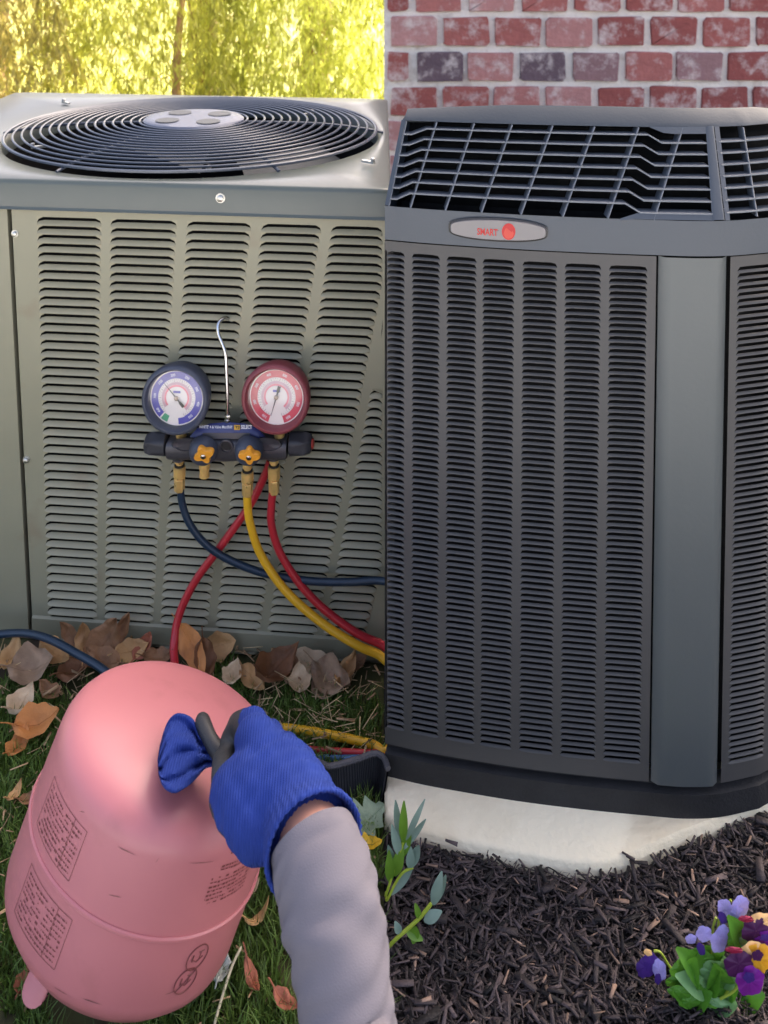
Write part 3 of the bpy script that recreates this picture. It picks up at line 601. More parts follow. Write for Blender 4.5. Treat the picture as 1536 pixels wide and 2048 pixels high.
# gauges
def glass_mat():
    m = bpy.data.materials.new('gauge_glass'); m.use_nodes = True; t = m.node_tree; N = t.nodes; L = t.links
    tr = N.new('ShaderNodeBsdfTransparent'); gl = N.new('ShaderNodeBsdfGlossy'); gl.inputs['Roughness'].default_value = .08
    nz = N.new('ShaderNodeTexNoise'); nz.inputs['Scale'].default_value = 60; mr = N.new('ShaderNodeMapRange'); mr.inputs[3].default_value = .03; mr.inputs[4].default_value = .10; L.new(nz.outputs[0], mr.inputs[0])
    ms = N.new('ShaderNodeMixShader'); L.new(mr.outputs[0], ms.inputs[0]); L.new(tr.outputs[0], ms.inputs[1]); L.new(gl.outputs[0], ms.inputs[2]); L.new(ms.outputs[0], N['Material Output'].inputs['Surface']); return m
M['glass'] = glass_mat()
def gauge(px, py, boot, ringm, innerm, needle, gaps, low):
    c = mp(px, py, .045); ax = NA + ZA * .10; ax /= np.linalg.norm(ax); e1 = UA; e2 = np.cross(ax, e1); e2 = -e2 if e2[2] < 0 else e2
    pt = lambda r, t, h: c + ax * h + r * (e1 * math.cos(t) + e2 * math.sin(t))
    g_ = empty('gauge_group', (0, 0, 0)); bpy.data.objects.remove(g_)
    mb = MB(); RO, RI = .0565, .0445
    mb.lathe([(-.022, .044), (-.018, .05), (.0, .0545), (.018, RO), (.0245, RO - .001), (.027, RO - .004), (.027, RO - .0065), (.0235, RI + .0035), (.017, RI + .001), (.010, RI)], c, ax, 64, caps=False)
    gg = mb.build('gauge', M[boot], man, angle=50)
    def disc(r0, r1, t0, t1, h, m, name, n=48):
        mb = MB(); T = np.linspace(t0, t1, n); mb.grid([[pt(r0, t, h) for t in T], [pt(r1, t, h) for t in T]]); return mb.build(name, M[m], gg, smooth=False)
    disc(.0005, RI + .0005, 0, 2 * math.pi, .012, 'dial', 'dial', 65)
    disc(.0315, .0430, gaps[0], gaps[1], .0123, ringm, 'dial_ring', 65)
    disc(.0215, .0255, -math.pi * .28, math.pi * 1.22, .0123, innerm, 'inner_scale')
    disc(.0180, .0212, -math.pi * .28, math.pi * 1.22, .0124, 'dial_pink', 'inner_scale')
    mb = MB()
    for k in range(44):
        t = gaps[0] + (gaps[1] - gaps[0]) * k / 43; L_ = .0022 if k % 4 else .0042
        a, b = pt(.0308, t - .008, .0126), pt(.0308, t + .008, .0126); d, e = pt(.0308 - L_, t - .008, .0126), pt(.0308 - L_, t + .008, .0126); mb.add([a, b, e, d], [(0, 1, 2, 3)])
    for k in range(30):
        t = -math.pi * .28 + math.pi * 1.5 * k / 29; mb.add([pt(.0262, t - .01, .0126), pt(.0262, t + .01, .0126), pt(.0275, t + .01, .0126), pt(.0275, t - .01, .0126)], [(0, 1, 2, 3)])
    mb.build('tick_marks', M['black'], gg, smooth=False)
    mb = MB(); nums = ['500', '400', '300', '250', '200', '150', '100', '60'] if low else ['800', '700', '600', '500', '400', '300', '200', '100']
    for k, s in enumerate(nums):
        t = gaps[0] + .25 + (gaps[1] - gaps[0] - .5) * k / (len(nums) - 1); tv_, tf_ = text_polys(s, .01); rr = pt(.0372, t, .0127); tx_ = -e1 * math.sin(t) + e2 * math.cos(t); rd = e1 * math.cos(t) + e2 * math.sin(t)
        mb.add([rr - tx_ * (x - .5) * .0075 + rd * (y - .5) * .0042 for x, y in tv_], tf_)
    mb.build('numerals', M['white_print'], gg, smooth=False)
    mb = MB(); mb.box(c + ax * .0126 + e2 * .0095, (.012, .0035, .0003), (e1, e2, ax)); mb.build('dial_mark', M['dial_blue'], gg, smooth=False)
    if low: disc(.0315, .0425, math.pi * 1.29, math.pi * 1.38, .0125, 'dial_green', 'dial_green', 8); disc(.0325, .0425, math.pi * 1.53, math.pi * 1.66, .0125, 'dial_blue', 'dial_patch', 8)
    d = e1 * math.cos(needle) + e2 * math.sin(needle); q = -e1 * math.sin(needle) + e2 * math.cos(needle); mb = MB(); b0 = c + ax * .0145
    mb.add([b0 + q * .0011, b0 - q * .0011, b0 + d * .0315 - q * .0003, b0 + d * .0315 + q * .0003], [(0, 1, 2, 3)]); mb.add([b0 + q * .0013, b0 - q * .0013, b0 - d * .008 - q * .0013, b0 - d * .0085 - q * .0024, b0 - d * .0185 - q * .0026, b0 - d * .0185 + q * .0026, b0 - d * .0085 + q * .0024, b0 - d * .008 + q * .0013], [tuple(range(8))[::-1]])
    nd = mb.build('needle', M['black'], gg, smooth=False)
    mb = MB(); mb.lathe([(.0135, .0036), (.0165, .0036), (.0172, .0026)], c, ax, 20); mb.build('needle_hub', M['hubtan'], gg)
    mb = MB(); mb.lathe([(.0196, RI + .0025), (.0200, RI * .7), (.0202, .0005)], c, ax, 48, caps=False); mb.build('gauge_glass', M['glass'], gg)
    mb = MB(); mb.tube([c - ax * .005 - ZA * .045, c - ax * .01 - ZA * .075], .009, 12); mb.build('gauge_stem', M['brass'], gg)
gauge(358, 790, 'blue_boot', 'dial_blue', 'dial_mauve', math.atan2(32, -29), (-math.pi * .36, math.pi * 1.27), True)
gauge(556, 788, 'red_boot', 'dial_red', 'dial_mauve', math.atan2(-43, -12), (-math.pi * .40, math.pi * 1.40), False)
# hook
hk = [mp(455, 840, .04), mp(455, 800, .04), mp(453, 745, .036), mp(451, 708, .033), mp(445, 688, .03), mp(437, 668, .026), mp(436, 652, .022), mp(441, 641, .016), mp(452, 636, .006), mp(464, 641, -.006)]
mb = MB(); mb.tube(spline(hk, 6), .0030, 10); mb.build('hook', M['steel'], man)
mb = MB(); p = mp(455, 843, .04); mb.lathe([(0, .0058), (.004, .0058), (.005, .0045), (.009, .0045), (.0095, .0055), (.012, .005)], p, ZA, 6); mb.build('hook_nut', M['steel'], man)
def fitting(px, y0, y1, off, parent, full=True, lean=0.0):
    a, b = mp(px, y0, off), mp(px + lean, y1, off); ax = b - a; ln = np.linalg.norm(ax)
    if full:
        mb = MB(); mb.lathe([(0, .0078), (.007, .0078), (.0078, .006), (.010, .006)], a, ax, 18); f1 = mb.build('fitting', M['brass'], parent)
        mb = MB(); mb.lathe([(0, .0086), (.0025, .0086)], a + ax / ln * .0105, ax, 20); mb.build('seal_ring', M['black'], f1)
        mb = MB(); k = 24; rows = []
        for i, (h_, r_) in enumerate(((.0132, .0085), (.0145, .0102), (ln * .55, .0102), (ln * .57, .009), (ln * .61, .0066))):
            rows.append([(h_, r_)])
        mb.lathe([r[0] for r in rows], a, ax, k); mb.build('knurled_nut', M['brass'], parent)
        mb = MB(); mb.lathe([(ln * .61, .0085), (ln * .63, .0092), (ln * .97, .0088), (ln, .0078)], a, ax, 6, ph=.3); mb.build('hex_ferrule', M['brass'], parent, smooth=False)
    else:
        mb = MB(); mb.lathe([(0, .0092), (.012, .0092), (.0125, .0078), (ln * .8, .0078), (ln * .81, .0085), (ln, .0085)], a, ax, 20); mb.build('port', M['brass'], parent)
fitting(409, 922, 953, .05, man, False)
mb = MB(); mb.lathe([(0, .011), (.004, .011), (.006, .008)], mp(358, 914, .035), -ZA, 20); mb.lathe([(0, .011), (.004, .011), (.006, .008)], mp(547, 912, .035), -ZA, 20); mb.build('port_collar', M['mani'], man)

# ------------------------------------------------------------------ hoses
def hose(name, label, pts, r, mat, fit=None):
    e = empty(name, pts[-1], label, 'hose', 'refrigerant hoses'); P = spline(pts, 10)
    mb = MB(); mb.tube(P, r, 12); mb.build('rubber_line', M[mat], e)
    if fit: fitting(*fit, e)
    return e
hose('charging_hose', 'navy hose hanging from under the blue gauge and sweeping right', [mp(361, 978, .036), mp(364, 1005, .036), mp(378, 1045, .036), mp(408, 1085, .034), mp(455, 1118, .032), mp(530, 1147, .03), mp(620, 1162, .03), mp(700, 1164, .03), mp(750, 1161, .03), (.018, 1.598, mp(768, 1158, .03)[2]), (.055, 1.615, mp(768, 1162, .03)[2]), (.085, 1.64, .22), (.09, 1.655, .012)], .0062, 'h_blue', (359, 917, 982, .036))
hose('charging_hose', 'yellow hose hanging from the manifold and curving down to the right', [mp(495, 985, .05), mp(495, 1010, .05), mp(501, 1050, .05), mp(522, 1110, .047), mp(570, 1180, .045), mp(640, 1243, .045), mp(710, 1288, .045), mp(755, 1308, .042), (.014, 1.59, mp(775, 1318, .04)[2]), (.06, 1.62, .06), (.10, 1.66, .012)], .0069, 'h_yel', (495, 927, 991, .05))
hose('charging_hose', 'red hose hanging from under the red gauge beside the yellow one', [mp(546, 980, .036), mp(543, 1010, .036), mp(543, 1050, .036), mp(560, 1105, .035), mp(600, 1168, .034), mp(650, 1220, .033), mp(710, 1264, .033), mp(755, 1285, .03), (.014, 1.605, mp(772, 1293, .03)[2]), (.05, 1.63, .09), (.085, 1.67, .012)], .0066, 'h_red', (548, 917, 987, .036))
hose('charging_hose', 'red hose crossing behind the navy one down to the pink tank', [mp(541, 922, .016), mp(530, 950, .016), mp(500, 1010, .018), mp(445, 1088, .02), mp(392, 1160, .022), mp(360, 1225, .03), mp(349, 1280, .045), mp(349, 1320, .07), G(360, 1385, .03), G(400, 1440, .012)], .0068, 'h_red')
hose('charging_hose', 'navy hose running in from the left over dead leaves to the tank', [mp(-60, 1275, .06), mp(16, 1267, .06), mp(60, 1268, .07), mp(100, 1279, .085), mp(150, 1305, .10), mp(210, 1342, .13), G(270, 1400, .04), G(330, 1450, .012)], .0062, 'h_blue')
hose('charging_hose', 'yellow hose lying on the grass right of the tank', [G(330, 1450, .014), G(430, 1448, .014), G(520, 1453, .014), G(600, 1460, .014), G(680, 1474, .014), G(745, 1489, .013), (.006, 1.455, .012), (.05, 1.53, .012), (.10, 1.64, .012)], .0066, 'h_yel')
hose('charging_hose', 'thin red hose lying on the grass just below the yellow one', [G(400, 1480, .012), G(500, 1490, .012), G(585, 1497, .012), G(650, 1501, .012), G(715, 1505, .012), G(752, 1506, .012), (.006, 1.448, .010), (.05, 1.51, .01), (.09, 1.60, .01)], .0047, 'h_red')
hose('charging_hose', 'thin blue hose lying on the grass below the red one', [G(420, 1500, .009), G(520, 1509, .009), G(600, 1514, .009), G(670, 1517, .009), G(725, 1516, .009), G(753, 1512, .009), (.006, 1.437, .009), (.045, 1.495, .009), (.08, 1.57, .009)], .0047, 'h_blue2')

# ------------------------------------------------------------------ pink refrigerant tank
TC = np.array([-.2833, 1.1412, .1932]); TN = np.array([.3476, .1218, .9297]); TN /= np.linalg.norm(TN); TR, TL, TD = .1400, .0775, .0555
TU = np.cross(TN, [0, 1, 0]); TU /= np.linalg.norm(TU); TV = np.cross(TN, TU)
tank = empty('refrigerant_tank', TC - TN * .14, 'pink steel refrigerant tank standing upside down on the grass under the glove', 'tank')
prof = [(-TL - TD, .0005), (-TL - TD * .97, TR * .3), (-TL - TD * .8, TR * .66), (-TL - TD * .5, TR * .885), (-TL - TD * .18, TR * .985), (-TL, TR), (-TL * .5, TR * 1.004), (0, TR * 1.006), (TL * .5, TR * 1.004), (TL, TR), (TL + .009, TR * .994), (TL + .018, TR * .972), (TL + .026, TR * .932), (TL + .032, TR * .880), (TL + .0365, TR * .80), (TL + .0425, TR * .64), (TL + .0475, TR * .47), (TL + .051, TR * .30), (TL + .0530, TR * .14), (TL + .0525, TR * .07), (TL + .0520, .0005)]
mb = MB(); mb.lathe(prof, TC, TN, 96, caps=False); mb.build('shell', M['pink'], tank, angle=60)
mb = MB(); mb.tube([TC + TR * 1.006 * (TU * math.cos(a) + TV * math.sin(a)) for a in np.linspace(0, 2 * math.pi, 121)[:-1]], .0030, 8, closed=True); mb.build('weld_seam', M['pink'], tank)
def tsurf(th, s, off=.0006):       # on the cylindrical wall; s along the axis
    r = np.interp(s, [p[0] for p in prof], [p[1] for p in prof]) + off; return TC + TN * s + r * (TU * math.cos(th) + TV * math.sin(th))
def tproj(th, s):
    p = tsurf(th, s) - CP; d = p @ FW; return np.array([CX + FPX * p[0] / d, CY - FPX * (p @ UP) / d])
def tfind(px, py):                 # angle and height on the wall under an image point
    best = None
    for th in np.linspace(0, 2 * math.pi, 181):
        p = tsurf(th, 0); nrm = TU * math.cos(th) + TV * math.sin(th)
        if nrm @ (CP - p) < 0: continue
        for s in np.linspace(-.09, .09, 61):
            e = np.linalg.norm(tproj(th, s) - np.array([px, py]))
            if best is None or e < best[0]: best = (e, th, s)
    return best[1], best[2]
def tquad(mb, th0, th1, s0, s1, n=2):
    T = np.linspace(th0, th1, n + 1); mb.grid([[tsurf(t, s0) for t in T], [tsurf(t, s1) for t in T]])
pr = MB(); rt = random.Random(4)
def text_block(th, s, wth, rows, dirn, lh=.0048, h=.0022, frame=False):
    for r_ in range(rows):
        t = th; ss = s - r_ * lh
        while t < th + wth:
            l = rt.uniform(.006, .035); 
            if rt.random() < .9: tquad(pr, t, min(t + l, th + wth), ss, ss - h * rt.choice((.55, .7, 1)))
            t += l + .009
    if frame:
        b = .0006
        tquad(pr, th - .03, th + wth + .03, s + .006, s + .006 - b, 8); tquad(pr, th - .03, th + wth + .03, s - rows * lh, s - rows * lh - b, 8)
        for tt in (th - .03, th + wth + .03, th + wth * .78): tquad(pr, tt, tt + .005, s + .006, s - rows * lh)
tl, sl = tfind(112, 1665); t2, s2 = tfind(75, 1830); t3, s3 = tfind(455, 1775); t4, s4 = tfind(392, 1915); t5, s5 = tfind(372, 1960)
sgn = 1 if tproj(tl + .1, sl)[0] > tproj(tl, sl)[0] else -1
def tb(thc, sc, wth, rows, frame=False, lh=.0048):
    global pr
    pr = MB(); text_block(thc - wth / 2, sc + rows * lh / 2, wth, rows, 1, lh=lh, frame=frame); tag(pr.build('printed_block', M['print'], tank, smooth=False), kind='stuff')
tb(tl, sl + .002, .50, 9, True, .0052); tb(t2, s2 - .004, .50, 9, True, .0052); tb(t3, s3 + .002, .42, 7, False, .0045); tb(t3 - .02, s3 + .040, .16, 1, False); tb(t3 + .02, s3 + .026, .34, 2, False, .004)
for th, s, slash in ((t4, s4, False), (t5, s5, True)):
    mb = MB(); ra, rs = .095, .0135
    P = [tsurf(th + ra * math.cos(a), s + rs * math.sin(a), .0008) for a in np.linspace(0, 2 * math.pi, 41)[:-1]]; mb.tube(P, .0006, 5, closed=True)
    if slash: mb.tube([tsurf(th + ra * .7 * k, s + rs * .7 * k, .0008) for k in np.linspace(-1, 1, 9)], .0006, 5)
    mb.tube([tsurf(th + .05 * k, s - .005 + .0045 * abs(k), .0008) for k in np.linspace(-1, 1, 7)], .0005, 5); mb.tube([tsurf(th + .02, s + k, .0008) for k in (-.004, .0, .006)], .0005, 5); mb.tube([tsurf(th - .045, s + k, .0008) for k in (-.003, .004)], .0007, 5); mb.tube([tsurf(th + .02 + k, s + .006, .0008) for k in (-.02, .0, .03)], .0005, 5)
    mb.build('warning_symbol', M['print'], tank)
# collar handles under the upturned tank
for k in range(2):
    a0 = tfind(75, 1925)[0] if k == 0 else math.atan2(TV[1], TU[1])
    mb = MB(); rows = []
    for a in np.linspace(-.11, .11, 9):
        d = TU * math.cos(a0 + a) + TV * math.sin(a0 + a); k2 = math.sqrt(max(0, 1 - (a / .118) ** 2))
        rows.append([TC - TN * (TL + TD * .3) + d * TR * .90, TC - TN * (TL + TD * .6 + .012 * k2) + d * TR * (.90 + .06 * k2), TC - TN * (TL + TD * .6 + .008 * k2) + d * TR * (.84 + .06 * k2), TC - TN * (TL + TD * .6 + .007 * k2) + d * TR * (.81 + .06 * k2), TC - TN * (TL + TD * .6 + .012 * k2) + d * TR * (.87 + .06 * k2), TC - TN * (TL + TD * .3) + d * TR * .86])
    mb.grid(rows); mb.build('collar_handle', M['pink'], tank)
rsc = random.Random(9)
for px, py, ln_, sl_ in ((164, 1622, .05, .004), (316, 1722, .02, .006), (250, 1700, .16, .001), (400, 1728, .22, .0008), (230, 1790, .10, .003), (180, 2005, .18, .001), (120, 1985, .12, .0015), (345, 1985, .10, .001)):
    t_, s_ = tfind(px, py); mb = MB(); pts = np.linspace(-.5, .5, 8)
    mb.grid([[tsurf(t_ + ln_ * a, s_ + sl_ * a + .0006 * rsc.uniform(.4, 1.4) * (1 - 4 * a * a), .0004) for a in pts], [tsurf(t_ + ln_ * a, s_ + sl_ * a - .0005 * rsc.uniform(.4, 1.4) * (1 - 4 * a * a), .0004) for a in pts]]); mb.build('scuff_mark', M['scuff'], tank, smooth=False)

# ------------------------------------------------------------------ person: arm, glove, sleeve; and the spare glove
def capsule(mb, a, b, ra, rb, n=14):
    a, b = V3(a), V3(b); ax = b - a; L_ = np.linalg.norm(ax) + 1e-9
    pr_ = [(-ra * .98, ra * .2)] + [(-ra * math.cos(t), ra * math.sin(t)) for t in (.5, 1.0, 1.5)] + [(L_ + rb * math.sin(t), rb * math.cos(t)) for t in (.1, .55, 1.05)] + [(L_ + rb * .98, rb * .2)]
    mb.lathe(pr_, a, ax, n)
def remesh(mb, name, voxel, smooth=6):
    me = bpy.data.meshes.new('tmp'); me.from_pydata(mb.v, [], mb.f); o = bpy.data.objects.new('tmp', me); COL.objects.link(o)
    m = o.modifiers.new('r', 'REMESH'); m.mode = 'VOXEL'; m.voxel_size = voxel
    s = o.modifiers.new('s', 'SMOOTH'); s.iterations = smooth; s.factor = .5
    dg = bpy.context.evaluated_depsgraph_get(); dg.update(); out = bpy.data.meshes.new_from_object(o.evaluated_get(dg)); out.name = name
    bpy.data.objects.remove(o); bpy.data.meshes.remove(me); return out
H = lambda px, py, d: Wd(px, py, d)
wr = H(618, 1672, .955)
mb = MB()                                   # glove: back of the hand, five fingers
capsule(mb, H(606, 1640, .97), H(556, 1572, 1.005), .042, .046); capsule(mb, H(560, 1600, .99), H(505, 1570, 1.0), .040, .034)
capsule(mb, H(545, 1560, 1.01), H(512, 1478, 1.035), .042, .024); capsule(mb, H(590, 1575, 1.005), H(566, 1522, 1.03), .034, .022); capsule(mb, H(480, 1590, .995), H(520, 1650, .975), .033, .034)
capsule(mb, H(610, 1600, .995), H(600, 1552, 1.02), .026, .019)
fing = [  # knuckle -> middle joint -> tip
    [H(508, 1486, 1.04), H(508, 1446, 1.06), H(480, 1452, 1.082), H(463, 1484, 1.082), H(455, 1505, 1.07)],
    [H(534, 1496, 1.05), H(538, 1470, 1.08), H(520, 1485, 1.11), H(494, 1505, 1.105)],
    [H(566, 1516, 1.045), H(574, 1494, 1.08), H(556, 1506, 1.11), H(522, 1520, 1.11)],
    [H(596, 1545, 1.03), H(604, 1526, 1.065), H(588, 1532, 1.095), H(552, 1545, 1.10)]]
for f_, r_ in zip(fing, (.0155, .0155, .0145, .0125)):
    for i in range(len(f_) - 1): capsule(mb, f_[i], f_[i + 1], r_ * (1.12 - .08 * i), r_ * (1.04 - .08 * i), 12)
th = [H(500, 1600, 1.0), H(452, 1556, 1.03), H(447, 1523, 1.055), H(458, 1506, 1.065)]
for i in range(3): capsule(mb, th[i], th[i + 1], (.024, .0165, .0135)[i], (.0165, .0135, .012)[i], 12)
# flared cuff
mb.lathe([(0, .043), (.02, .0455), (.035, .05), (.042, .0515), (.0425, .047), (.03, .043), (.005, .038)], H(600, 1640, .972), H(634, 1704, .929) - H(600, 1640, .972), 32)
gm = remesh(mb, 'glove', .0028, 5)
person = empty('person', H(690, 2060, .85), 'person reaching in with a grey sleeved forearm and blue work glove', 'person')
from mathutils import noise as mnoise
wc, wa = H(606, 1652, .968), H(640, 1716, .925) - H(606, 1652, .968); wa /= np.linalg.norm(wa)
gm.update()
nrm_ = [np.array(v.normal) for v in gm.vertices]
for v, n_ in zip(gm.vertices, nrm_):
    c = np.array(v.co); a_ = (c - wc) @ wa; q = c - wc - wa * a_; an = math.atan2(q @ UA, q[2]); k = math.exp(-((a_ + .025) / .035) ** 2)
    d_ = 0.0009 * k * math.sin(a_ * 420 + 1.5 * math.sin(an * 2)) + 0.0013 * mnoise.noise(Vector(c * 30)) + .0004 * mnoise.noise(Vector(c * 110))
    if a_ > .0: d_ += .0011 * math.cos(an * 46) * min(1, a_ / .01) * .6
    v.co = c + n_ * d_
gm.materials.append(M['glove']); gm.materials.append(M['glove_black'])
palm_dir = V3((-.62, .35, -.70)); palm_dir /= np.linalg.norm(palm_dir); hc = H(545, 1585, 1.0)
tips = [np.array(f_[-2]) for f_ in fing] + [np.array(f_[-1]) for f_ in fing] + [th[-1], th[-2]]
for p in gm.polygons:
    c = np.array(p.center); d = (c - hc) @ palm_dir
    if d > .030 or min(np.linalg.norm(c - t) for t in tips) < .022: p.material_index = 1
# body: forearm and hand inside the glove, one continuous skinned surface
mb = MB(); capsule(mb, H(540, 1560, 1.005), H(606, 1640, .968), .026, .026); capsule(mb, H(606, 1640, .968), H(642, 1720, .925), .033, .0365); capsule(mb, H(642, 1720, .925), H(697, 2048, .85), .034, .038); capsule(mb, H(697, 2048, .85), H(715, 2400, .76), .038, .045)
for f_ in fing: capsule(mb, H(545, 1560, 1.01), f_[0], .012, .009); capsule(mb, f_[0], f_[1], .009, .008); capsule(mb, f_[1], f_[2], .008, .007)
capsule(mb, th[0], th[1], .010, .009); capsule(mb, th[1], th[2], .009, .008)
bm_ = remesh(mb, 'body', .004, 3); bm_.materials.append(M['skin'])
link('body', bm_, person); link('glove', gm, person, angle=80)
# sleeve with cuff, folds
def sleeve_mat():
    m = M['sleeve']; t = m.node_tree; N = t.nodes; L = t.links; b = N['Principled BSDF']
    tc = N.new('ShaderNodeTexCoord'); vo = N.new('ShaderNodeTexVoronoi'); vo.inputs['Scale'].default_value = 650; L.new(tc.outputs['Object'], vo.inputs['Vector'])
    bp = N.new('ShaderNodeBump'); bp.inputs['Strength'].default_value = .25; bp.inputs['Distance'].default_value = .0006; L.new(vo.outputs['Distance'], bp.inputs['Height']); L.new(bp.outputs[0], b.inputs['Normal'])
sleeve_mat()
ctr = [H(623, 1680, .944), H(634, 1712, .932), H(650, 1762, .915), H(665, 1830, .897), H(678, 1910, .878), H(690, 2000, .86), H(700, 2080, .843), H(706, 2230, .80), H(715, 2400, .765), H(735, 2600, .70)]
rad = [.0430, .0455, .0475, .0475, .0455, .0425, .0420, .047, .052, .055]
P = spline(ctr, 6); RS = np.interp(np.linspace(0, 1, len(P)), np.linspace(0, 1, len(rad)), rad); mb = MB(); rows = []; ref = UA.copy()
for i, p in enumerate(P):
    t = P[min(i + 1, len(P) - 1)] - P[max(0, i - 1)]; t = t / np.linalg.norm(t); a = ref - t * (ref @ t); a /= np.linalg.norm(a); b = np.cross(t, a); row = []
    for k in range(48):
        an = 2 * math.pi * k / 48; s = i / len(P)
        fold = .0024 * math.sin(3 * an + s * 34 + 2 * math.sin(an)) * min(1, s * 8) * (.5 + .5 * math.sin(s * 19 + 1)) + .0012 * math.sin(4 * an - s * 62 + 2 * math.sin(2 * an)) * min(1, s * 6)
        row.append(p + (RS[i] + fold) * (a * math.cos(an) + b * math.sin(an)))
    rows.append(row)
mb.grid(rows, closed_u=True)
inner = [[p + (q - p) * .93 for q in rows[j]] for j, p in ((0, P[0]), (3, P[3]))]; mb.grid([rows[0], inner[0], inner[1]], closed_u=True, flip=True)
mb.f.append(tuple(range((len(P) - 1) * 48, len(P) * 48))); mb.m.append(0)
mb.build('sleeve', M['sleeve'], person, angle=80)

# spare glove pinched in the fingers and lying on the dome
sp = empty('spare_glove', H(350, 1585, 1.075), 'second blue glove held bunched in the gloved hand over the pink dome', 'glove')
DP = TC + TN * (TL + TD)                                    # dome apex plane
def DO(px, py, h):
    r = ray(px, py); q = DP + TN * h; return CP + r * (((q - CP) @ TN) / (r @ TN))
# flap outline as left/right edge pairs running from the pinch out to the hem
secs = [((452, 1500), (452, 1528), .0075, .030), ((430, 1489), (436, 1532), .009, .030), ((410, 1481), (412, 1537), .011, .028), ((398, 1468), (398, 1551), .017, .025), ((388, 1440), (384, 1566), .022, .022), ((370, 1428), (366, 1579), .022, .019), ((350, 1428), (350, 1587), .019, .017), ((333, 1448), (334, 1582), .015, .016), ((320, 1490), (324, 1570), .010, .015), ((315, 1520), (317, 1550), .004, .014)]
mb = MB(); rows = []; nk = 56
for i, (a, b, thick, hgt) in enumerate(secs):
    A, B = DO(*a, hgt), DO(*b, hgt * .55); c = (A + B) / 2; e1 = (A - B) / 2; nn = CP - c; nn /= np.linalg.norm(nn); row = []
    for k in range(nk):
        t = 2 * math.pi * k / nk; wv = .011 * (abs(math.sin(2.5 * t + i * .22)) - .6) * (i > 2) + .003 * math.sin(7 * t + i * 1.1) * (i > 1) - sum(.0085 * math.exp(-((t - q - .05 * i) / .11) ** 2) for q in (.75, 1.35, 2.0)) * (i > 1)
        row.append(c + e1 * math.cos(t) + nn * (thick * math.sin(t) * (1 if math.sin(t) > 0 else .6) + wv))
    rows.append(row)
R2 = []
for j in range(nk):
    R2.append(spline([r[j] for r in rows], 4))
rows2 = [[R2[j][i] for j in range(nk)] for i in range(len(R2[0]))]
mb.grid(rows2, closed_u=True); mb.f += [tuple(range(nk)), tuple(range(len(mb.v) - nk, len(mb.v)))]; mb.m += [0, 0]
o = mb.build('cuff_flap', [M['glove'], M['glove_black']], sp, angle=80)
mb = MB(); pth = spline([DO(402, 1433, .034), DO(408, 1450, .036), DO(420, 1478, .036), DO(436, 1502, .034), DO(452, 1514, .03)], 5); mb.tube(pth, np.interp(np.linspace(0, 1, len(pth)), [0, .06, .15, .5, 1], [.004, .0075, .0088, .0085, .0105]), 14); mb.build('rubber_fingertip', M['glove_black'], sp)

# ------------------------------------------------------------------ black ribbed strap
st = empty('webbing_strap', G(700, 1605, 0), 'wide black ribbed webbing strap looped on the grass beside the glove', 'strap')
base = spline([G(590, 1585, .004), G(640, 1612, .004), G(668, 1616, .004), G(720, 1601, .004), G(752, 1591, .004), (-.004, 1.366, .004)], 60)
mb = MB(); rows = [[], [], [], []]
for i, p in enumerate(base):
    t = base[min(i + 1, len(base) - 1)] - base[max(0, i - 1)]; t = t / np.linalg.norm(t); n = np.array([t[1], -t[0], 0]); rib = .0011 * (1 if (i // 3) % 2 else -.2); lean = -n * .010
    rows[0].append(p + n * (rib + .001)); rows[1].append(p + lean + n * (rib + .001) + ZA * .054); rows[2].append(p + lean - n * .002 + ZA * .054); rows[3].append(p - n * .002)
mb.grid(rows, closed_v=True, flip=True); mb.build('webbing', M['strap'], st, smooth=False)
for k, zz in ((0, .0), (1, .055)):
    mb = MB(); mb.tube([(np.array(rows[k][i]) + np.array(rows[3 - k][i])) / 2 for i in range(0, len(base), 4)], .0028 if k == 0 else .0042, 8); mb.build('edge_binding', M['strap'] if k == 0 else M['strap_edge'], st)

# ------------------------------------------------------------------ dead leaves
def leaf_mat(name, c, c2, tr=.12): return pm(name, c, .65, var=.18, vscale=30, second=c2, smix=(.5, .75), sscale=28, bump=.25, bscale=120, transl=tr)
LM = {'brown': leaf_mat('leaf_brown', S(150, 108, 74), S(112, 78, 54)), 'tan': leaf_mat('leaf_tan', S(202, 156, 104), S(160, 116, 76)), 'orange': leaf_mat('leaf_orange', S(200, 130, 70), S(160, 98, 56)), 'grey': leaf_mat('leaf_grey', S(156, 128, 102), S(118, 94, 76)), 'pale': leaf_mat('leaf_pale', S(220, 192, 156), S(178, 146, 112)), 'dark': leaf_mat('leaf_dark', S(122, 80, 50), S(92, 62, 42)), 'green': leaf_mat('leaf_greygreen', S(140, 156, 128), S(116, 136, 104)), 'yellow': leaf_mat('leaf_yellow', S(226, 178, 40), S(196, 140, 40)), 'rust': leaf_mat('leaf_rust', S(176, 104, 78), S(140, 84, 60)), 'white': leaf_mat('leaf_white', S(206, 210, 200), S(170, 176, 160))}
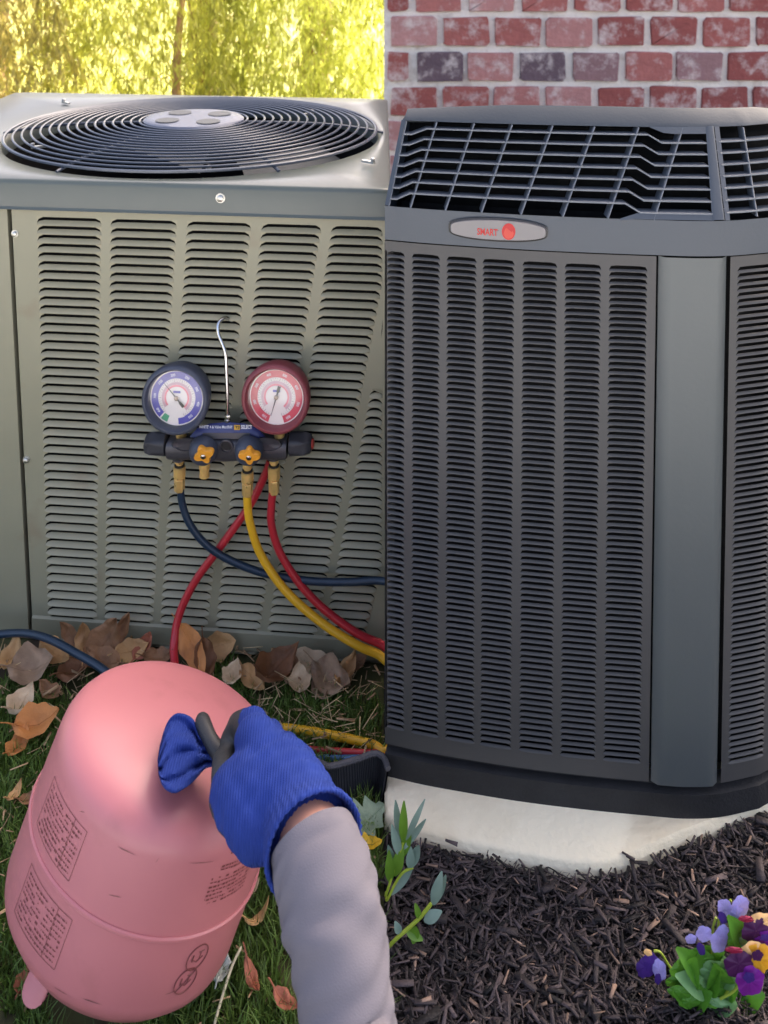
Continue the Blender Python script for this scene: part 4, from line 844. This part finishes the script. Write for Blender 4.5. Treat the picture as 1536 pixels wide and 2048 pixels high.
def leaf(px, py, size, rot, label, mat, z=.03, tilt=(0, 0), curl=.5, lobes=0, wid=.62, crumple=.25, off=None, fold=.3):
    """size in metres along the midrib; tilt about the two horizontal axes in degrees"""
    c = FP(px, py, off) if off is not None else G(px, py, z); rl = random.Random(int(px * 13 + py)); nx_, ny_ = 13, 9; rows = []
    ph = [rl.uniform(0, 6.28) for _ in range(6)]
    Rm = Matrix.Rotation(R(rot), 3, 'Z') ; Rt = Matrix.Rotation(R(tilt[0]), 3, 'X') @ Matrix.Rotation(R(tilt[1]), 3, 'Y'); Q = np.array(Rt @ Rm)
    for i in range(nx_):
        s = i / (nx_ - 1); hw = wid * .5 * size * (math.sin(math.pi * s ** .8) ** .75) * (1 + (lobes * .45 * math.cos(2 * math.pi * 3 * s)) + .08 * math.sin(17 * s + ph[0])); row = []
        for j in range(ny_):
            q = 2 * j / (ny_ - 1) - 1; x = (s - .5) * size; y = q * hw
            zz = curl * size * 1.1 * ((s - .5) ** 2) * 2 + fold * 1.3 * abs(y) + curl * .9 * y * y / size * 2 + crumple * size * (.10 * math.sin(9 * s + ph[1] + 3 * q) + .08 * math.sin(5 * q + ph[2] + 7 * s) + .05 * math.sin(21 * s + 4 * q + ph[3])) - .12 * curl * size * abs(q) ** 3
            row.append(c + Q @ np.array([x, y, zz]))
        rows.append(row)
    mb = MB(); mb.grid(rows); lo = min(p[2] for p in mb.v)
    if lo < .004 and off is None: mb.v = [(x, y, zz - lo + .004) for x, y, zz in mb.v]
    o = empty('dead_leaf', c * np.array([1, 1, 0]), label, 'leaf', 'fallen leaves'); mb.build('leaf_blade', LM[mat], o, angle=80)
    mid = [np.array(mb.v[i * ny_ + ny_ // 2]) + ZA * .0006 for i in range(nx_)]; d = mid[0] - mid[1]
    mb2 = MB(); mb2.tube([mid[0] + d * 2.2 - ZA * .002, mid[0] + d] + mid, [.0009, .0010] + list(np.linspace(.0011, .0003, nx_)), 5); mb2.build('midrib', LM[mat], o)
leaf(215, 1278, .085, 55, 'large brown curled leaf standing against the louvres left of the red hose', 'brown', tilt=(62, -10), off=.035, curl=.7, crumple=.4)
leaf(243, 1258, .06, 70, 'narrow brown leaf tip rising highest against the louvres', 'brown', tilt=(70, 15), off=.025, curl=.5, wid=.4)
leaf(168, 1278, .05, 100, 'small tan curled leaf left of the large brown leaf', 'tan', tilt=(55, 10), off=.035, curl=1., crumple=.4)
leaf(262, 1303, .058, 20, 'tan leaf right of the large brown leaf behind the tank', 'tan', tilt=(35, 10), off=.04, curl=.5)
leaf(112, 1308, .062, -25, 'light tan leaf lying just below the navy hose', 'tan', z=.035, tilt=(30, 0), curl=.6)
leaf(68, 1338, .075, 10, 'big grey brown crumpled leaf at the left edge under the hose', 'grey', z=.03, tilt=(28, -6), curl=.6, crumple=.45, wid=.8)
leaf(205, 1322, .065, 160, 'brown leaf tucked under the navy hose behind the tank', 'brown', z=.03, tilt=(25, 8), curl=.5, crumple=.4)
leaf(388, 1300, .092, -55, 'long orange brown leaf leaning right of the red hose', 'orange', tilt=(50, -12), off=.05, curl=.3, wid=.42, crumple=.2)
leaf(440, 1290, .055, 15, 'round tan leaf stuck against the louvres right of the red hose', 'tan', tilt=(60, 8), off=.022, curl=.3, wid=.8, crumple=.2)
leaf(545, 1345, .085, 40, 'dark brown leaf curled into a trough below the manifold', 'dark', z=.028, tilt=(24, 14), curl=1.1, fold=.55, crumple=.3)
leaf(466, 1350, .04, 70, 'small pale crumpled leaf between the tank and the dark curled leaf', 'pale', z=.025, tilt=(30, 0), curl=.9, crumple=.5, wid=.8)
leaf(505, 1362, .055, -40, 'pale tan leaf half under the dark curled leaf', 'tan', z=.018, tilt=(18, 6), curl=.4)
leaf(628, 1330, .085, -12, 'broad pale leaf lying flat along the foot of the sage unit', 'pale', z=.02, tilt=(26, 0), curl=.25, crumple=.2, wid=.5)
leaf(598, 1366, .045, 95, 'pale crumpled leaf below the broad pale leaf', 'pale', z=.022, tilt=(24, 4), curl=.9, crumple=.55, wid=.85)
leaf(665, 1364, .075, -30, 'grey brown shredded leaf in the grass near the right corner', 'grey', z=.024, tilt=(22, -5), curl=.7, crumple=.6, wid=.7)
leaf(712, 1327, .042, 25, 'small brown leaf at the right end of the sage unit foot', 'brown', z=.018, tilt=(26, 0), curl=.5)
leaf(45, 1408, .05, 60, 'pale crumpled leaf alone in the grass at the left edge', 'pale', z=.022, tilt=(20, 0), curl=.8, crumple=.5, wid=.8)
leaf(78, 1447, .072, 15, 'orange lobed leaf touching the left side of the tank', 'orange', z=.03, tilt=(24, -8), curl=.5, lobes=.35, wid=.7)
leaf(38, 1490, .05, 75, 'orange brown leaf piece left of the orange lobed leaf', 'orange', z=.018, tilt=(15, 0), curl=.6)
leaf(738, 1640, .052, 35, 'grey green lobed leaf beside the sleeve under the strap', 'green', z=.02, tilt=(20, 0), curl=.3, lobes=.8, wid=.85, crumple=.25)
leaf(712, 1648, .034, 80, 'slim greenish leaf next to the grey green lobed leaf', 'green', z=.02, tilt=(25, 0), curl=.5, wid=.35)
leaf(738, 1689, .036, 5, 'bright yellow leaf next to the grey sleeve', 'yellow', z=.018, tilt=(12, 0), curl=.3, lobes=.5, wid=.6)
leaf(444, 1935, .034, 80, 'whitish torn leaf beside the warning symbols of the tank', 'white', z=.018, tilt=(20, 0), curl=.5, lobes=.5, crumple=.5)
leaf(515, 1838, .036, 40, 'curled tan leaf strip between tank and sleeve', 'tan', z=.018, tilt=(15, 0), curl=1.2, wid=.3)
leaf(500, 1780, .026, 20, 'small pale curled leaf by the right side of the tank', 'pale', z=.018, tilt=(15, 0), curl=1.2, wid=.7)
leaf(572, 2005, .036, -30, 'rust coloured leaf at the bottom edge beside the sleeve', 'rust', z=.018, tilt=(10, 0), curl=.5, wid=.5)
leaf(505, 1960, .040, -60, 'rust brown narrow leaf in the grass left of the sleeve', 'rust', z=.02, tilt=(12, 0), curl=.7, wid=.35)
leaf(30, 1590, .03, 70, 'small tan leaf left of the tank at mid height', 'tan', z=.02, tilt=(12, 0), curl=.8, wid=.5)
leaf(52, 1965, .034, 80, 'rust leaf under the lower left rim of the tank', 'rust', z=.012, tilt=(5, 0), curl=.4, wid=.7)
leaf(140, 1268, .05, 130, 'brown leaf tip poking up at the second louvre column foot', 'brown', tilt=(60, 0), off=.03, curl=.6, wid=.5)
leaf(290, 1292, .045, 60, 'small rust leaf between the brown pile and the red hose', 'rust', tilt=(50, -10), off=.03, curl=.7, crumple=.4)
leaf(318, 1318, .05, 10, 'brown scrap of leaf just left of the red hose foot', 'brown', z=.03, tilt=(28, 0), curl=.8, crumple=.5)
leaf(410, 1325, .06, -70, 'dark brown leaf behind the upper right rim of the tank', 'dark', z=.03, tilt=(30, 10), curl=.7, crumple=.4)
leaf(150, 1342, .06, 40, 'dark leaf below the navy hose close to the tank dome', 'dark', z=.02, tilt=(18, 0), curl=.6, crumple=.5)
leaf(25, 1310, .055, 85, 'tan leaf at the far left foot of the sage corner post', 'tan', z=.03, tilt=(30, 0), curl=.7, crumple=.4)
leaf(585, 1338, .05, 120, 'brown leaf overlapping the left end of the broad pale leaf', 'brown', z=.022, tilt=(25, 0), curl=.7, crumple=.4)
leaf(690, 1345, .06, 60, 'tan ragged leaf right of the shredded grey brown leaf', 'tan', z=.024, tilt=(25, 8), curl=.9, crumple=.6, wid=.5)
leaf(640, 1385, .04, -60, 'dull brown leaf in the grass below the shredded leaf', 'grey', z=.018, tilt=(15, 0), curl=.7, crumple=.5)
leaf(100, 1385, .045, 150, 'brown leaf in the grass above the orange lobed leaf', 'brown', z=.018, tilt=(18, 0), curl=.6, crumple=.4)
leaf(555, 1330, .045, 150, 'tan leaf wedged behind the dark curled leaf', 'tan', z=.03, tilt=(40, 0), curl=.5)
leaf(58, 1600, .028, 30, 'tiny brown leaf close to the printed left side of the tank', 'brown', z=.018, tilt=(12, 0), curl=.8)
mb = MB(); mb.tube(spline([G(483, 1893, .03), G(465, 1930, .028), G(447, 1985, .024), G(430, 2045, .02), G(420, 2100, .01)], 6), [.0008] + [.0016] * 24, 6); tag(mb.build('dry_stem', M['stem_dry']), 'long pale dry grass stem lying by the tank', 'stem')

# grass, litter (left yard)
def tank_shadowed(x, y): return False
def blades(n, x0, x1, y0, y1, hmin, hmax, wmin, wmax, name, mat, lean=.6, z0=0.0, patch=None):
    x = rng.uniform(x0, x1, n); y = rng.uniform(y0, y1, n)
    if patch is not None: k = patch(x, y); x, y = x[k], y[k]; n = len(x)
    h = rng.uniform(hmin, hmax, n); w_ = rng.uniform(wmin, wmax, n); a = rng.uniform(0, 2 * math.pi, n); la = rng.uniform(0, 2 * math.pi, n); ll = rng.uniform(0, lean, n) * h
    dx, dy = np.cos(a) * w_, np.sin(a) * w_; z = np.full(n, z0)
    v = np.stack([np.stack([x - dx, y - dy, z], 1), np.stack([x + dx, y + dy, z], 1), np.stack([x + dx * .7 + np.cos(la) * ll * .4, y + dy * .7 + np.sin(la) * ll * .4, z + h * .6], 1), np.stack([x - dx * .7 + np.cos(la) * ll * .4, y - dy * .7 + np.sin(la) * ll * .4, z + h * .6], 1), np.stack([x + np.cos(la) * ll, y + np.sin(la) * ll, z + h * .95], 1)], 1).reshape(-1, 3)
    i = np.arange(n)[:, None] * 5; f = np.concatenate([i + np.array([[0, 1, 2]]), i + np.array([[0, 2, 3]]), i + np.array([[3, 2, 4]])], 0)
    me = raw_mesh(name, v, f); me.materials.append(mat); o = link(name, me, None, False); return o
gpatch = lambda x, y: (np.sin(x * 23 + 1.3 * np.sin(y * 17)) * np.sin(y * 19 + x * 7) > -.72) & (y < 1.60 + .05 * np.sin(x * 40)) & ~((x - TC[0] + .05) ** 2 + (y - TC[1]) ** 2 < .075 ** 2)
tag(blades(85000, -1.15, -.004, .9, 1.66, .012, .034, .0007, .0015, 'grass', M['grass'], lean=1.1, patch=gpatch), 'short dark green grass around the pink tank', 'grass', kind='stuff')
def bits(n, region, lmin, lmax, wr_, name, mat, zmin, zmax, flat=.35, keep=None, thick=.25, pw=1.):
    x = rng.uniform(region[0], region[1], n); y = rng.uniform(region[2], region[3], n)
    if keep is not None: k = keep(x, y); x, y = x[k], y[k]; n = len(x)
    L_ = lmin + (lmax - lmin) * rng.random(n) ** pw; W_ = L_ * rng.uniform(wr_[0], wr_[1], n); T_ = W_ * thick; a = rng.uniform(0, 2 * math.pi, n); e = rng.normal(0, flat, n); z = rng.uniform(zmin, zmax, n)
    ux = np.stack([np.cos(a) * np.cos(e), np.sin(a) * np.cos(e), np.sin(e)], 1); uy = np.stack([-np.sin(a), np.cos(a), rng.normal(0, flat, n)], 1); uy /= np.linalg.norm(uy, axis=1)[:, None]; uz = np.cross(ux, uy); c = np.stack([x, y, z], 1); V = []
    for i in (-1, 1):
        for j in (-1, 1):
            for k in (-1, 1): V.append(c + ux * (L_ / 2 * i)[:, None] + uy * (W_ / 2 * j * (1 if i < 0 else rng.uniform(.3, 1, n)))[:, None] + uz * (T_ / 2 * k)[:, None])
    v = np.stack(V, 1).reshape(-1, 3); i0 = np.arange(n)[:, None] * 8; f = np.concatenate([i0 + np.array([q]) for q in ((0, 1, 3, 2), (4, 6, 7, 5), (0, 4, 5, 1), (2, 3, 7, 6), (0, 2, 6, 4), (1, 5, 7, 3))], 0)
    me = raw_mesh(name, v, f); me.materials.append(mat); return link(name, me, None, False)
tag(bits(2200, (-.95, -.006, .95, 1.66), .006, .030, (.05, .22), 'leaf_litter', M['litter'], .006, .03, .3, keep=lambda x, y: (rng.random(len(x)) < np.clip((y - 1.2) * 2.2 + .35, .3, 1)) & ~((x - TC[0] + .05) ** 2 + (y - TC[1]) ** 2 < .085 ** 2), thick=.12), 'tan scraps of dry leaf and stalk scattered in the grass', 'litter', kind='stuff')

tag(bits(90, (-.20, -.006, 1.46, 1.60), .012, .045, (.02, .05), 'straw', M['straw'], .012, .04, .45, thick=.5), 'pale dry straw tangled in the grass near the unit corner', 'straw', kind='stuff')
tag(bits(120, (-.95, -.2, 1.5, 1.66), .012, .04, (.02, .05), 'straw_scatter', M['straw'], .012, .04, .45, thick=.5), 'pale dry straw strewn among the dead leaves', 'straw', kind='stuff')
# ------------------------------------------------------------------ mulch
padp = np.array([p for p in pp])
def in_pad(x, y):
    c = np.zeros(len(x), bool); j = len(padp) - 1
    for i in range(len(padp)):
        xi, yi = padp[i]; xj, yj = padp[j]; c ^= ((yi > y) != (yj > y)) & (x < (xj - xi) * (y - yi) / (yj - yi + 1e-12) + xi); j = i
    return c
def pad_front(x): return np.interp(x, [p[0] for p in pf], [p[1] for p in pf])
keep = lambda x, y: ~in_pad(x, y) & (y < pad_front(x) - .004)
tag(bits(62000, (.004, 1.05, .84, 1.60), .003, .027, (.06, .22), 'mulch', M['mulch'], .006, .019, .17, keep=keep, thick=.4, pw=1.8), 'dark brown shredded bark mulch in front of the pad', 'mulch', kind='stuff')
tag(bits(11000, (.55, 2.2, 1.35, 3.84), .010, .040, (.08, .24), 'mulch_far', M['mulch'], .006, .022, .2, keep=lambda x, y: ~in_pad(x, y) & ((x > 1.06) | (y > 1.61)), thick=.35), 'dark bark mulch beside and behind the pad', 'mulch', kind='stuff')
M['mulch_light'] = pm('mulch_shred', S(122, 100, 86), .85, var=.3, vscale=40, island=.6)
tag(bits(1500, (.004, 1.05, .84, 1.60), .004, .022, (.05, .25), 'mulch_shreds', M['mulch_light'], .012, .022, .15, keep=keep, thick=.3, pw=1.6), 'lighter brown bark shreds mixed into the dark mulch', 'mulch', kind='stuff')
tag(bits(420, (.004, 1.05, .84, 1.60), .016, .040, (.14, .34), 'mulch_chunks', M['mulch'], .012, .022, .2, keep=keep, thick=.3), 'bigger dark bark chunks among the mulch', 'mulch', kind='stuff')
kp2 = lambda x, y: ~in_pad(x, y) & (np.abs(y - pad_front(x) + .008) < .012)
tag(bits(260, (.004, .8, 1.2, 1.5), .005, .02, (.1, .3), 'mulch_edge', M['mulch'], .02, .034, .3, keep=kp2, thick=.35), 'mulch scraps spilling over the rim of the pad', 'mulch', kind='stuff')

# ------------------------------------------------------------------ plants in the mulch
PMt = {'lf': pm('leaf_fresh', S(104, 146, 46), .45, var=.15, vscale=30, transl=.25), 'lg': pm('leaf_glaucous', S(128, 152, 138), .4, var=.12, vscale=30, transl=.15), 'stem': pm('stem_lime', S(158, 176, 56), .5, var=.1), 'pl': pm('pansy_leaf', S(96, 156, 50), .42, var=.16, vscale=25, transl=.25, bump=.2, bscale=60), 'pl2': pm('pansy_leaf_pale', S(140, 186, 122), .42, var=.12, vscale=25, transl=.2), 'lil': pm('petal_lilac', S(168, 160, 226), .55, var=.4, vscale=40, transl=.25), 'vio': pm('petal_violet', S(66, 36, 120), .55, var=.4, vscale=30, transl=.15), 'mag': pm('petal_magenta', S(128, 30, 146), .55, var=.4, vscale=30, transl=.15), 'plum': pm('petal_plum', S(74, 20, 74), .55, var=.2, vscale=30, transl=.1), 'yel': pm('petal_yellow', S(248, 186, 50), .5, var=.1, vscale=25, transl=.25), 'peach': pm('petal_peach', S(250, 196, 128), .5, var=.06), 'crim': pm('petal_crimson', S(150, 24, 60), .5)}
def blade_leaf(name, base_, tip, width, mat, parent, bend=.15, cup=.2, n=9):
    a, b = V3(base_), V3(tip); ax = b - a; L_ = np.linalg.norm(ax); t = ax / L_; view = CP - a; view /= np.linalg.norm(view); sd_ = np.cross(t, view); sd_ /= np.linalg.norm(sd_); nn = np.cross(sd_, t); rows = []
    for i in range(n):
        s = i / (n - 1); hw = width / 2 * (math.sin(math.pi * min(1, s * .96 + .02)) ** .8) * (1 - .25 * s) + .0003; c = a + ax * s + nn * bend * L_ * math.sin(math.pi * s) * .5
        rows.append([c + sd_ * hw * q - nn * cup * hw * abs(q) * -1 for q in (-1, -.5, 0, .5, 1)])
    mb = MB(); mb.grid(rows); return mb.build(name, mat, parent, angle=80)
def Wy(d): return lambda px, py: Wd(px, py, d)
W1 = Wy(1.205)
pl1 = empty('leafy_plant', G(772, 1790, .02), 'green plant with upright slender leaves in front of the pad corner', 'plant')
root = G(772, 1785, .015)
for i, (b_, t_, wd, m_) in enumerate((((806, 1685), (808, 1601), .012, 'lf'), ((800, 1690), (791, 1600), .010, 'lg'), ((812, 1680), (850, 1598), .008, 'lg'), ((806, 1700), (852, 1638), .008, 'lg'), ((800, 1712), (783, 1648), .012, 'lg'), ((795, 1720), (822, 1668), .014, 'lf'), ((788, 1752), (806, 1690), .016, 'lf'), ((822, 1735), (838, 1690), .013, 'lg'), ((820, 1738), (822, 1693), .012, 'lg'), ((782, 1790), (828, 1728), .012, 'lg'), ((780, 1765), (778, 1700), .013, 'lf'), ((790, 1742), (776, 1690), .010, 'lg'))):
    blade_leaf('leaf', W1(*b_), W1(*t_), wd, PMt[m_], pl1, bend=(-1) ** i * .12)
for P_ in ([(774, 1800), (790, 1768), (806, 1745), (826, 1735)], [(772, 1790), (785, 1750), (798, 1712), (806, 1685)]):
    mb = MB(); mb.tube(spline([root] + [W1(*p) for p in P_], 5), .0016, 8); mb.build('stem', PMt['stem'], pl1)
W2 = Wy(1.155)
pl2 = empty('leafy_plant', G(776, 1900, .02), 'low sprig with one tall pale leaf growing out of the mulch', 'plant')
mb = MB(); mb.tube(spline([G(772, 1900, .012)] + [W2(*p) for p in ((790, 1880), (815, 1858), (840, 1835), (862, 1808))], 5), .0022, 8); mb.build('stem', PMt['stem'], pl2)
for i, (b_, t_, wd, m_) in enumerate((((866, 1810), (884, 1742), .014, 'lg'), ((870, 1808), (892, 1750), .010, 'lg'), ((848, 1842), (884, 1822), .014, 'lg'), ((832, 1852), (826, 1888), .013, 'lf'), ((840, 1838), (830, 1806), .008, 'lf'), ((812, 1862), (846, 1880), .011, 'lf'), ((800, 1868), (790, 1842), .010, 'lg'))):
    blade_leaf('leaf', W2(*b_), W2(*t_), wd, PMt[m_], pl2, bend=(-1) ** i * .15)

W3 = Wy(1.19)
pan = empty('pansy_plant', G(1440, 1990, .01), 'pansy clump with purple, lilac and yellow flowers in the mulch corner', 'flowers')
lv = [((1420, 1960), (1352, 1895), .034, 'pl'), ((1425, 1930), (1410, 1890), .042, 'pl'), ((1415, 1975), (1350, 1950), .030, 'pl2'), ((1400, 1990), (1345, 1985), .028, 'pl'), ((1440, 1985), (1395, 2000), .026, 'pl'), ((1430, 1955), (1470, 1930), .036, 'pl2'), ((1440, 1965), (1430, 1925), .038, 'pl'), ((1420, 1990), (1475, 2012), .034, 'pl2'), ((1410, 1940), (1370, 1925), .03, 'pl2'), ((1470, 1990), (1500, 2030), .03, 'pl'), ((1490, 1880), (1455, 1830), .030, 'pl'), ((1490, 1885), (1500, 1850), .03, 'pl2'), ((1450, 1975), (1480, 1965), .03, 'pl'), ((1500, 2020), (1470, 2044), .028, 'pl2'), ((1385, 2005), (1425, 1985), .026, 'pl'), ((1400, 1960), (1440, 1945), .04, 'pl'), ((1480, 2000), (1530, 1990), .03, 'pl'), ((1520, 2020), (1535, 2045), .03, 'pl2'), ((1375, 1960), (1392, 1915), .03, 'pl')]
for i, (b_, t_, wd, m_) in enumerate(lv):
    blade_leaf('leaf', Wd(*b_, 1.112), Wd(*t_, 1.095 - .003 * (i % 4)), wd, PMt[m_], pan, bend=.2 * (-1) ** i, cup=.35)
mb = MB()
for i, (b_, t_, wd, m_) in enumerate(lv): mb.tube([G(1435, 1998, .0), Wd(*b_, 1.112)], .0013, 6)
mb.build('leaf_stalks', PMt['stem'], pan)
def petal(cx, cy, rx, ry, rot, mat, d, parent, dome=.25, wav=.06):
    rx, ry = rx * 1.12, ry * 1.12
    c = Wd(cx, cy, d); e1 = (Wd(cx + 1, cy, d) - c); e2 = (Wd(cx, cy - 1, d) - c); nn = CP - c; nn /= np.linalg.norm(nn); rows = []; ca, sa = math.cos(R(rot)), math.sin(R(rot))
    for f in (1, .75, .45, .02):
        row = []
        for k in range(44):
            t = 2 * math.pi * k / 44; w__ = 1 + wav * math.sin(5 * t + cx) + wav * .5 * math.sin(11 * t + cy); x, y = rx * f * w__ * math.cos(t), ry * f * w__ * math.sin(t); x, y = x * ca - y * sa, x * sa + y * ca
            row.append(c + e1 * x + e2 * y + nn * dome * rx * np.linalg.norm(e1) * (1 - f * f + .22 * f * math.sin(6 * t + cy) + .12 * f * math.sin(13 * t + cx)))
        rows.append(row)
    mb = MB(); mb.grid(rows, closed_u=True); return mb.build('petal', PMt[mat], parent, angle=80)
for i, (cx, cy, rx, ry, rot, m_) in enumerate(((1365, 1935, 26, 16, 40, 'pl'), (1400, 1920, 30, 20, -20, 'pl'), (1425, 1945, 26, 22, 10, 'pl2'), (1385, 1962, 28, 15, -25, 'pl2'), (1362, 1985, 24, 12, -10, 'pl'), (1412, 1985, 30, 15, 15, 'pl'), (1445, 1978, 22, 18, 30, 'pl'), (1455, 1945, 20, 16, 0, 'pl2'), (1440, 2012, 36, 14, -25, 'pl2'), (1380, 2004, 20, 11, 10, 'pl'), (1500, 2010, 26, 16, 20, 'pl'), (1480, 2036, 28, 14, 0, 'pl2'), (1525, 2035, 24, 18, 0, 'pl'), (1475, 1870, 26, 16, 60, 'pl'), (1500, 1885, 22, 14, -20, 'pl2'), (1352, 1960, 20, 10, 20, 'pl'))):
    petal(cx, cy, rx, ry, rot, m_, 1.105 - .003 * (i % 5), pan, dome=.3, wav=.05).name = 'leaf'
def flower(name, petals, stalk, d, parent=pan):
    e = None
    mb = MB(); mb.tube(spline([Wd(x, y, d + .012) for x, y in stalk], 5), .0014, 7); e = mb.build(name, PMt['stem'], parent)
    for i, (cx, cy, rx, ry, rot, m_) in enumerate(petals):
        petal(cx, cy, rx, ry, rot, m_, d - .0016 * i, e)
        if m_ in ('mag', 'yel'): petal(cx - 2, cy - ry * .25, rx * .42, ry * .36, rot, 'vio' if m_ != 'yel' else 'plum', d - .0016 * i - .005, e, dome=.1, wav=.09)
flower('flower', [(1508, 1912, 30, 26, 10, 'peach'), (1517, 1918, 24, 28, 0, 'yel'), (1478, 1928, 27, 24, 20, 'plum'), (1500, 1962, 25, 27, -15, 'mag'), (1468, 1900, 16, 6, -5, 'crim')], [(1440, 1998), (1470, 1980), (1495, 1940)], 1.075)
flower('flower', [(1520, 1846, 26, 18, 15, 'peach'), (1512, 1862, 26, 24, 15, 'plum'), (1532, 1880, 20, 18, 0, 'mag'), (1492, 1838, 14, 6, -5, 'crim')], [(1450, 1990), (1490, 1930), (1515, 1870)], 1.085)
flower('flower', [(1450, 1815, 13, 16, 30, 'lil'), (1481, 1812, 15, 19, -10, 'lil'), (1475, 1832, 14, 18, 0, 'lil'), (1445, 1836, 7, 12, 20, 'vio')], [(1440, 1990), (1435, 1900), (1440, 1830), (1462, 1800)], 1.10)
flower('flower', [(1408, 1868, 14, 15, 30, 'lil'), (1438, 1882, 15, 22, -10, 'lil'), (1446, 1862, 10, 12, 0, 'lil'), (1402, 1898, 7, 12, 20, 'vio'), (1382, 1878, 10, 9, 0, 'lil')], [(1435, 1990), (1422, 1930), (1426, 1860), (1432, 1835)], 1.095)
flower('flower', [(1292, 1934, 17, 20, -20, 'vio'), (1302, 1925, 14, 18, 10, 'vio'), (1319, 1940, 12, 20, 10, 'lil'), (1316, 1958, 6, 10, 0, 'vio'), (1296, 1905, 8, 6, -30, 'peach')], [(1400, 1992), (1345, 1940), (1322, 1906), (1308, 1902)], 1.10)

# ------------------------------------------------------------------ weeping trees, stake
def tree(name, label, x0, x1, y0, y1, trunk, n, cols_, seed, zlo=.0, zhi=3.2):
    r = np.random.default_rng(seed); e = empty(name, (trunk[0], trunk[1], 0), label, 'tree', 'weeping trees behind the sage unit')
    mb = MB(); tx_, ty_ = trunk
    mb.tube(spline([(tx_, ty_, -.05), (tx_ + .04, ty_, .8), (tx_ - .05, ty_ + .05, 1.7), (tx_ + .08, ty_, 2.6), (tx_, ty_, 3.4)], 5), np.linspace(.10, .04, 21), 10)
    for k in range(7):
        a = r.uniform(0, 6.28); q = np.array([r.uniform(x0, x1), r.uniform(y0, y1)]); z = r.uniform(1.3, 2.9)
        mb.tube(spline([(tx_, ty_, z), ((tx_ + q[0]) / 2, (ty_ + q[1]) / 2, z + .5), (q[0], q[1], z + .2), (q[0] + r.uniform(-.3, .3), q[1], max(.4, z - .9))], 4), np.linspace(.02, .002, 13), 6)
    mb.build('trunk', M['bark'], e)
    V_, F_ = [], []; cnt = 0
    sx, sy = r.uniform(x0, x1, n), r.uniform(y0, y1, n); sz = zlo + (zhi - zlo) * r.random(n); LS = r.uniform(.10, .34, n)
    m = 26
    s = np.linspace(0, 1, m)[None, :]; a = r.uniform(0, 6.28, n)[:, None]
    px_ = sx[:, None] + .20 * s * np.cos(a) + .03 * np.sin(6 * s + a); py_ = sy[:, None] + .14 * s * np.sin(a); pz = sz[:, None] - LS[:, None] * s
    side = np.where(np.arange(m) % 2, 1, -1)[None, :]; la = a + math.pi / 2 * side + r.normal(0, .5, (n, m)); ll = r.uniform(.035, .085, (n, m)); dr = r.uniform(.5, 1.5, (n, m))
    d = np.stack([np.cos(la) * np.cos(dr), np.sin(la) * np.cos(dr), -np.sin(dr)], -1); c = np.stack([px_, py_, pz], -1); tip = c + d * ll[..., None]
    wv = np.stack([-np.sin(la), np.cos(la), r.normal(0, .6, (n, m))], -1) * (ll * .075)[..., None]; mid = c + d * (ll * .45)[..., None]
    v = np.stack([c, mid + wv, tip, mid - wv], 2).reshape(-1, 3); f = np.arange(n * m)[:, None] * 4 + np.array([[0, 1, 2, 3]])
    ok = v[:, 2].reshape(-1, 4).min(1) > .01
    f = f[ok]; me = raw_mesh('crown', v, f); me.materials.append(M[cols_]); tag(link('crown', me, e, False), kind='stuff')
    return e
M['lawn'] = pm('lawn_grass', S(126, 130, 52), .9, var=.35, vscale=5, bump=.5, bscale=30, second=S(150, 130, 84), smix=(.5, .7), sscale=3)
M['bark'] = pm('bark', S(120, 92, 66), .9, var=.3, vscale=20, bump=.6, bscale=30)
M['fol1'] = pm('pepper_leaf', S(180, 182, 92), .5, var=.2, vscale=2, island=.4, transl=.6)
M['fol2'] = pm('pepper_leaf_dark', S(166, 172, 84), .5, var=.25, vscale=2, island=.45, transl=.6)
M['fol3'] = pm('pepper_leaf_brownish', S(180, 170, 102), .5, var=.25, vscale=3, island=.45, transl=.55)
tag(MB().add([(-30, 4.6, .004), (30, 4.6, .004), (30, 60, .004), (-30, 60, .004)], [(0, 1, 2, 3)]).build('lawn', M['lawn'], smooth=False), kind='structure')
tree('weeping_tree', 'yellow green weeping tree in the middle behind the unit', -2.0, -.8, 5.5, 5.8, (-1.15, 6.1), 760, 'fol1', 1, zhi=1.3)
tree('weeping_tree', 'brownish green weeping tree at the left behind the unit', -3.2, -1.75, 5.3, 5.7, (-2.35, 5.9), 850, 'fol3', 2, zhi=1.3)
tree('weeping_tree', 'denser green weeping tree at the right beside the brick wall', -1.0, .3, 5.6, 6.0, (-.45, 6.2), 950, 'fol2', 3, zhi=1.3)
mb = MB(); sx_ = Wd(352, 190, 5.6)[0]; mb.tube(spline([(sx_, 5.6, -.05), (sx_ + .005, 5.6, .4), (sx_ + .04, 5.62, .8), (sx_ + .10, 5.66, 1.3)], 5), np.linspace(.03, .012, 16), 10); tag(mb.build('slim_trunk', M['stake']), 'slim sunlit tan trunk standing alone behind the unit', 'trunk')
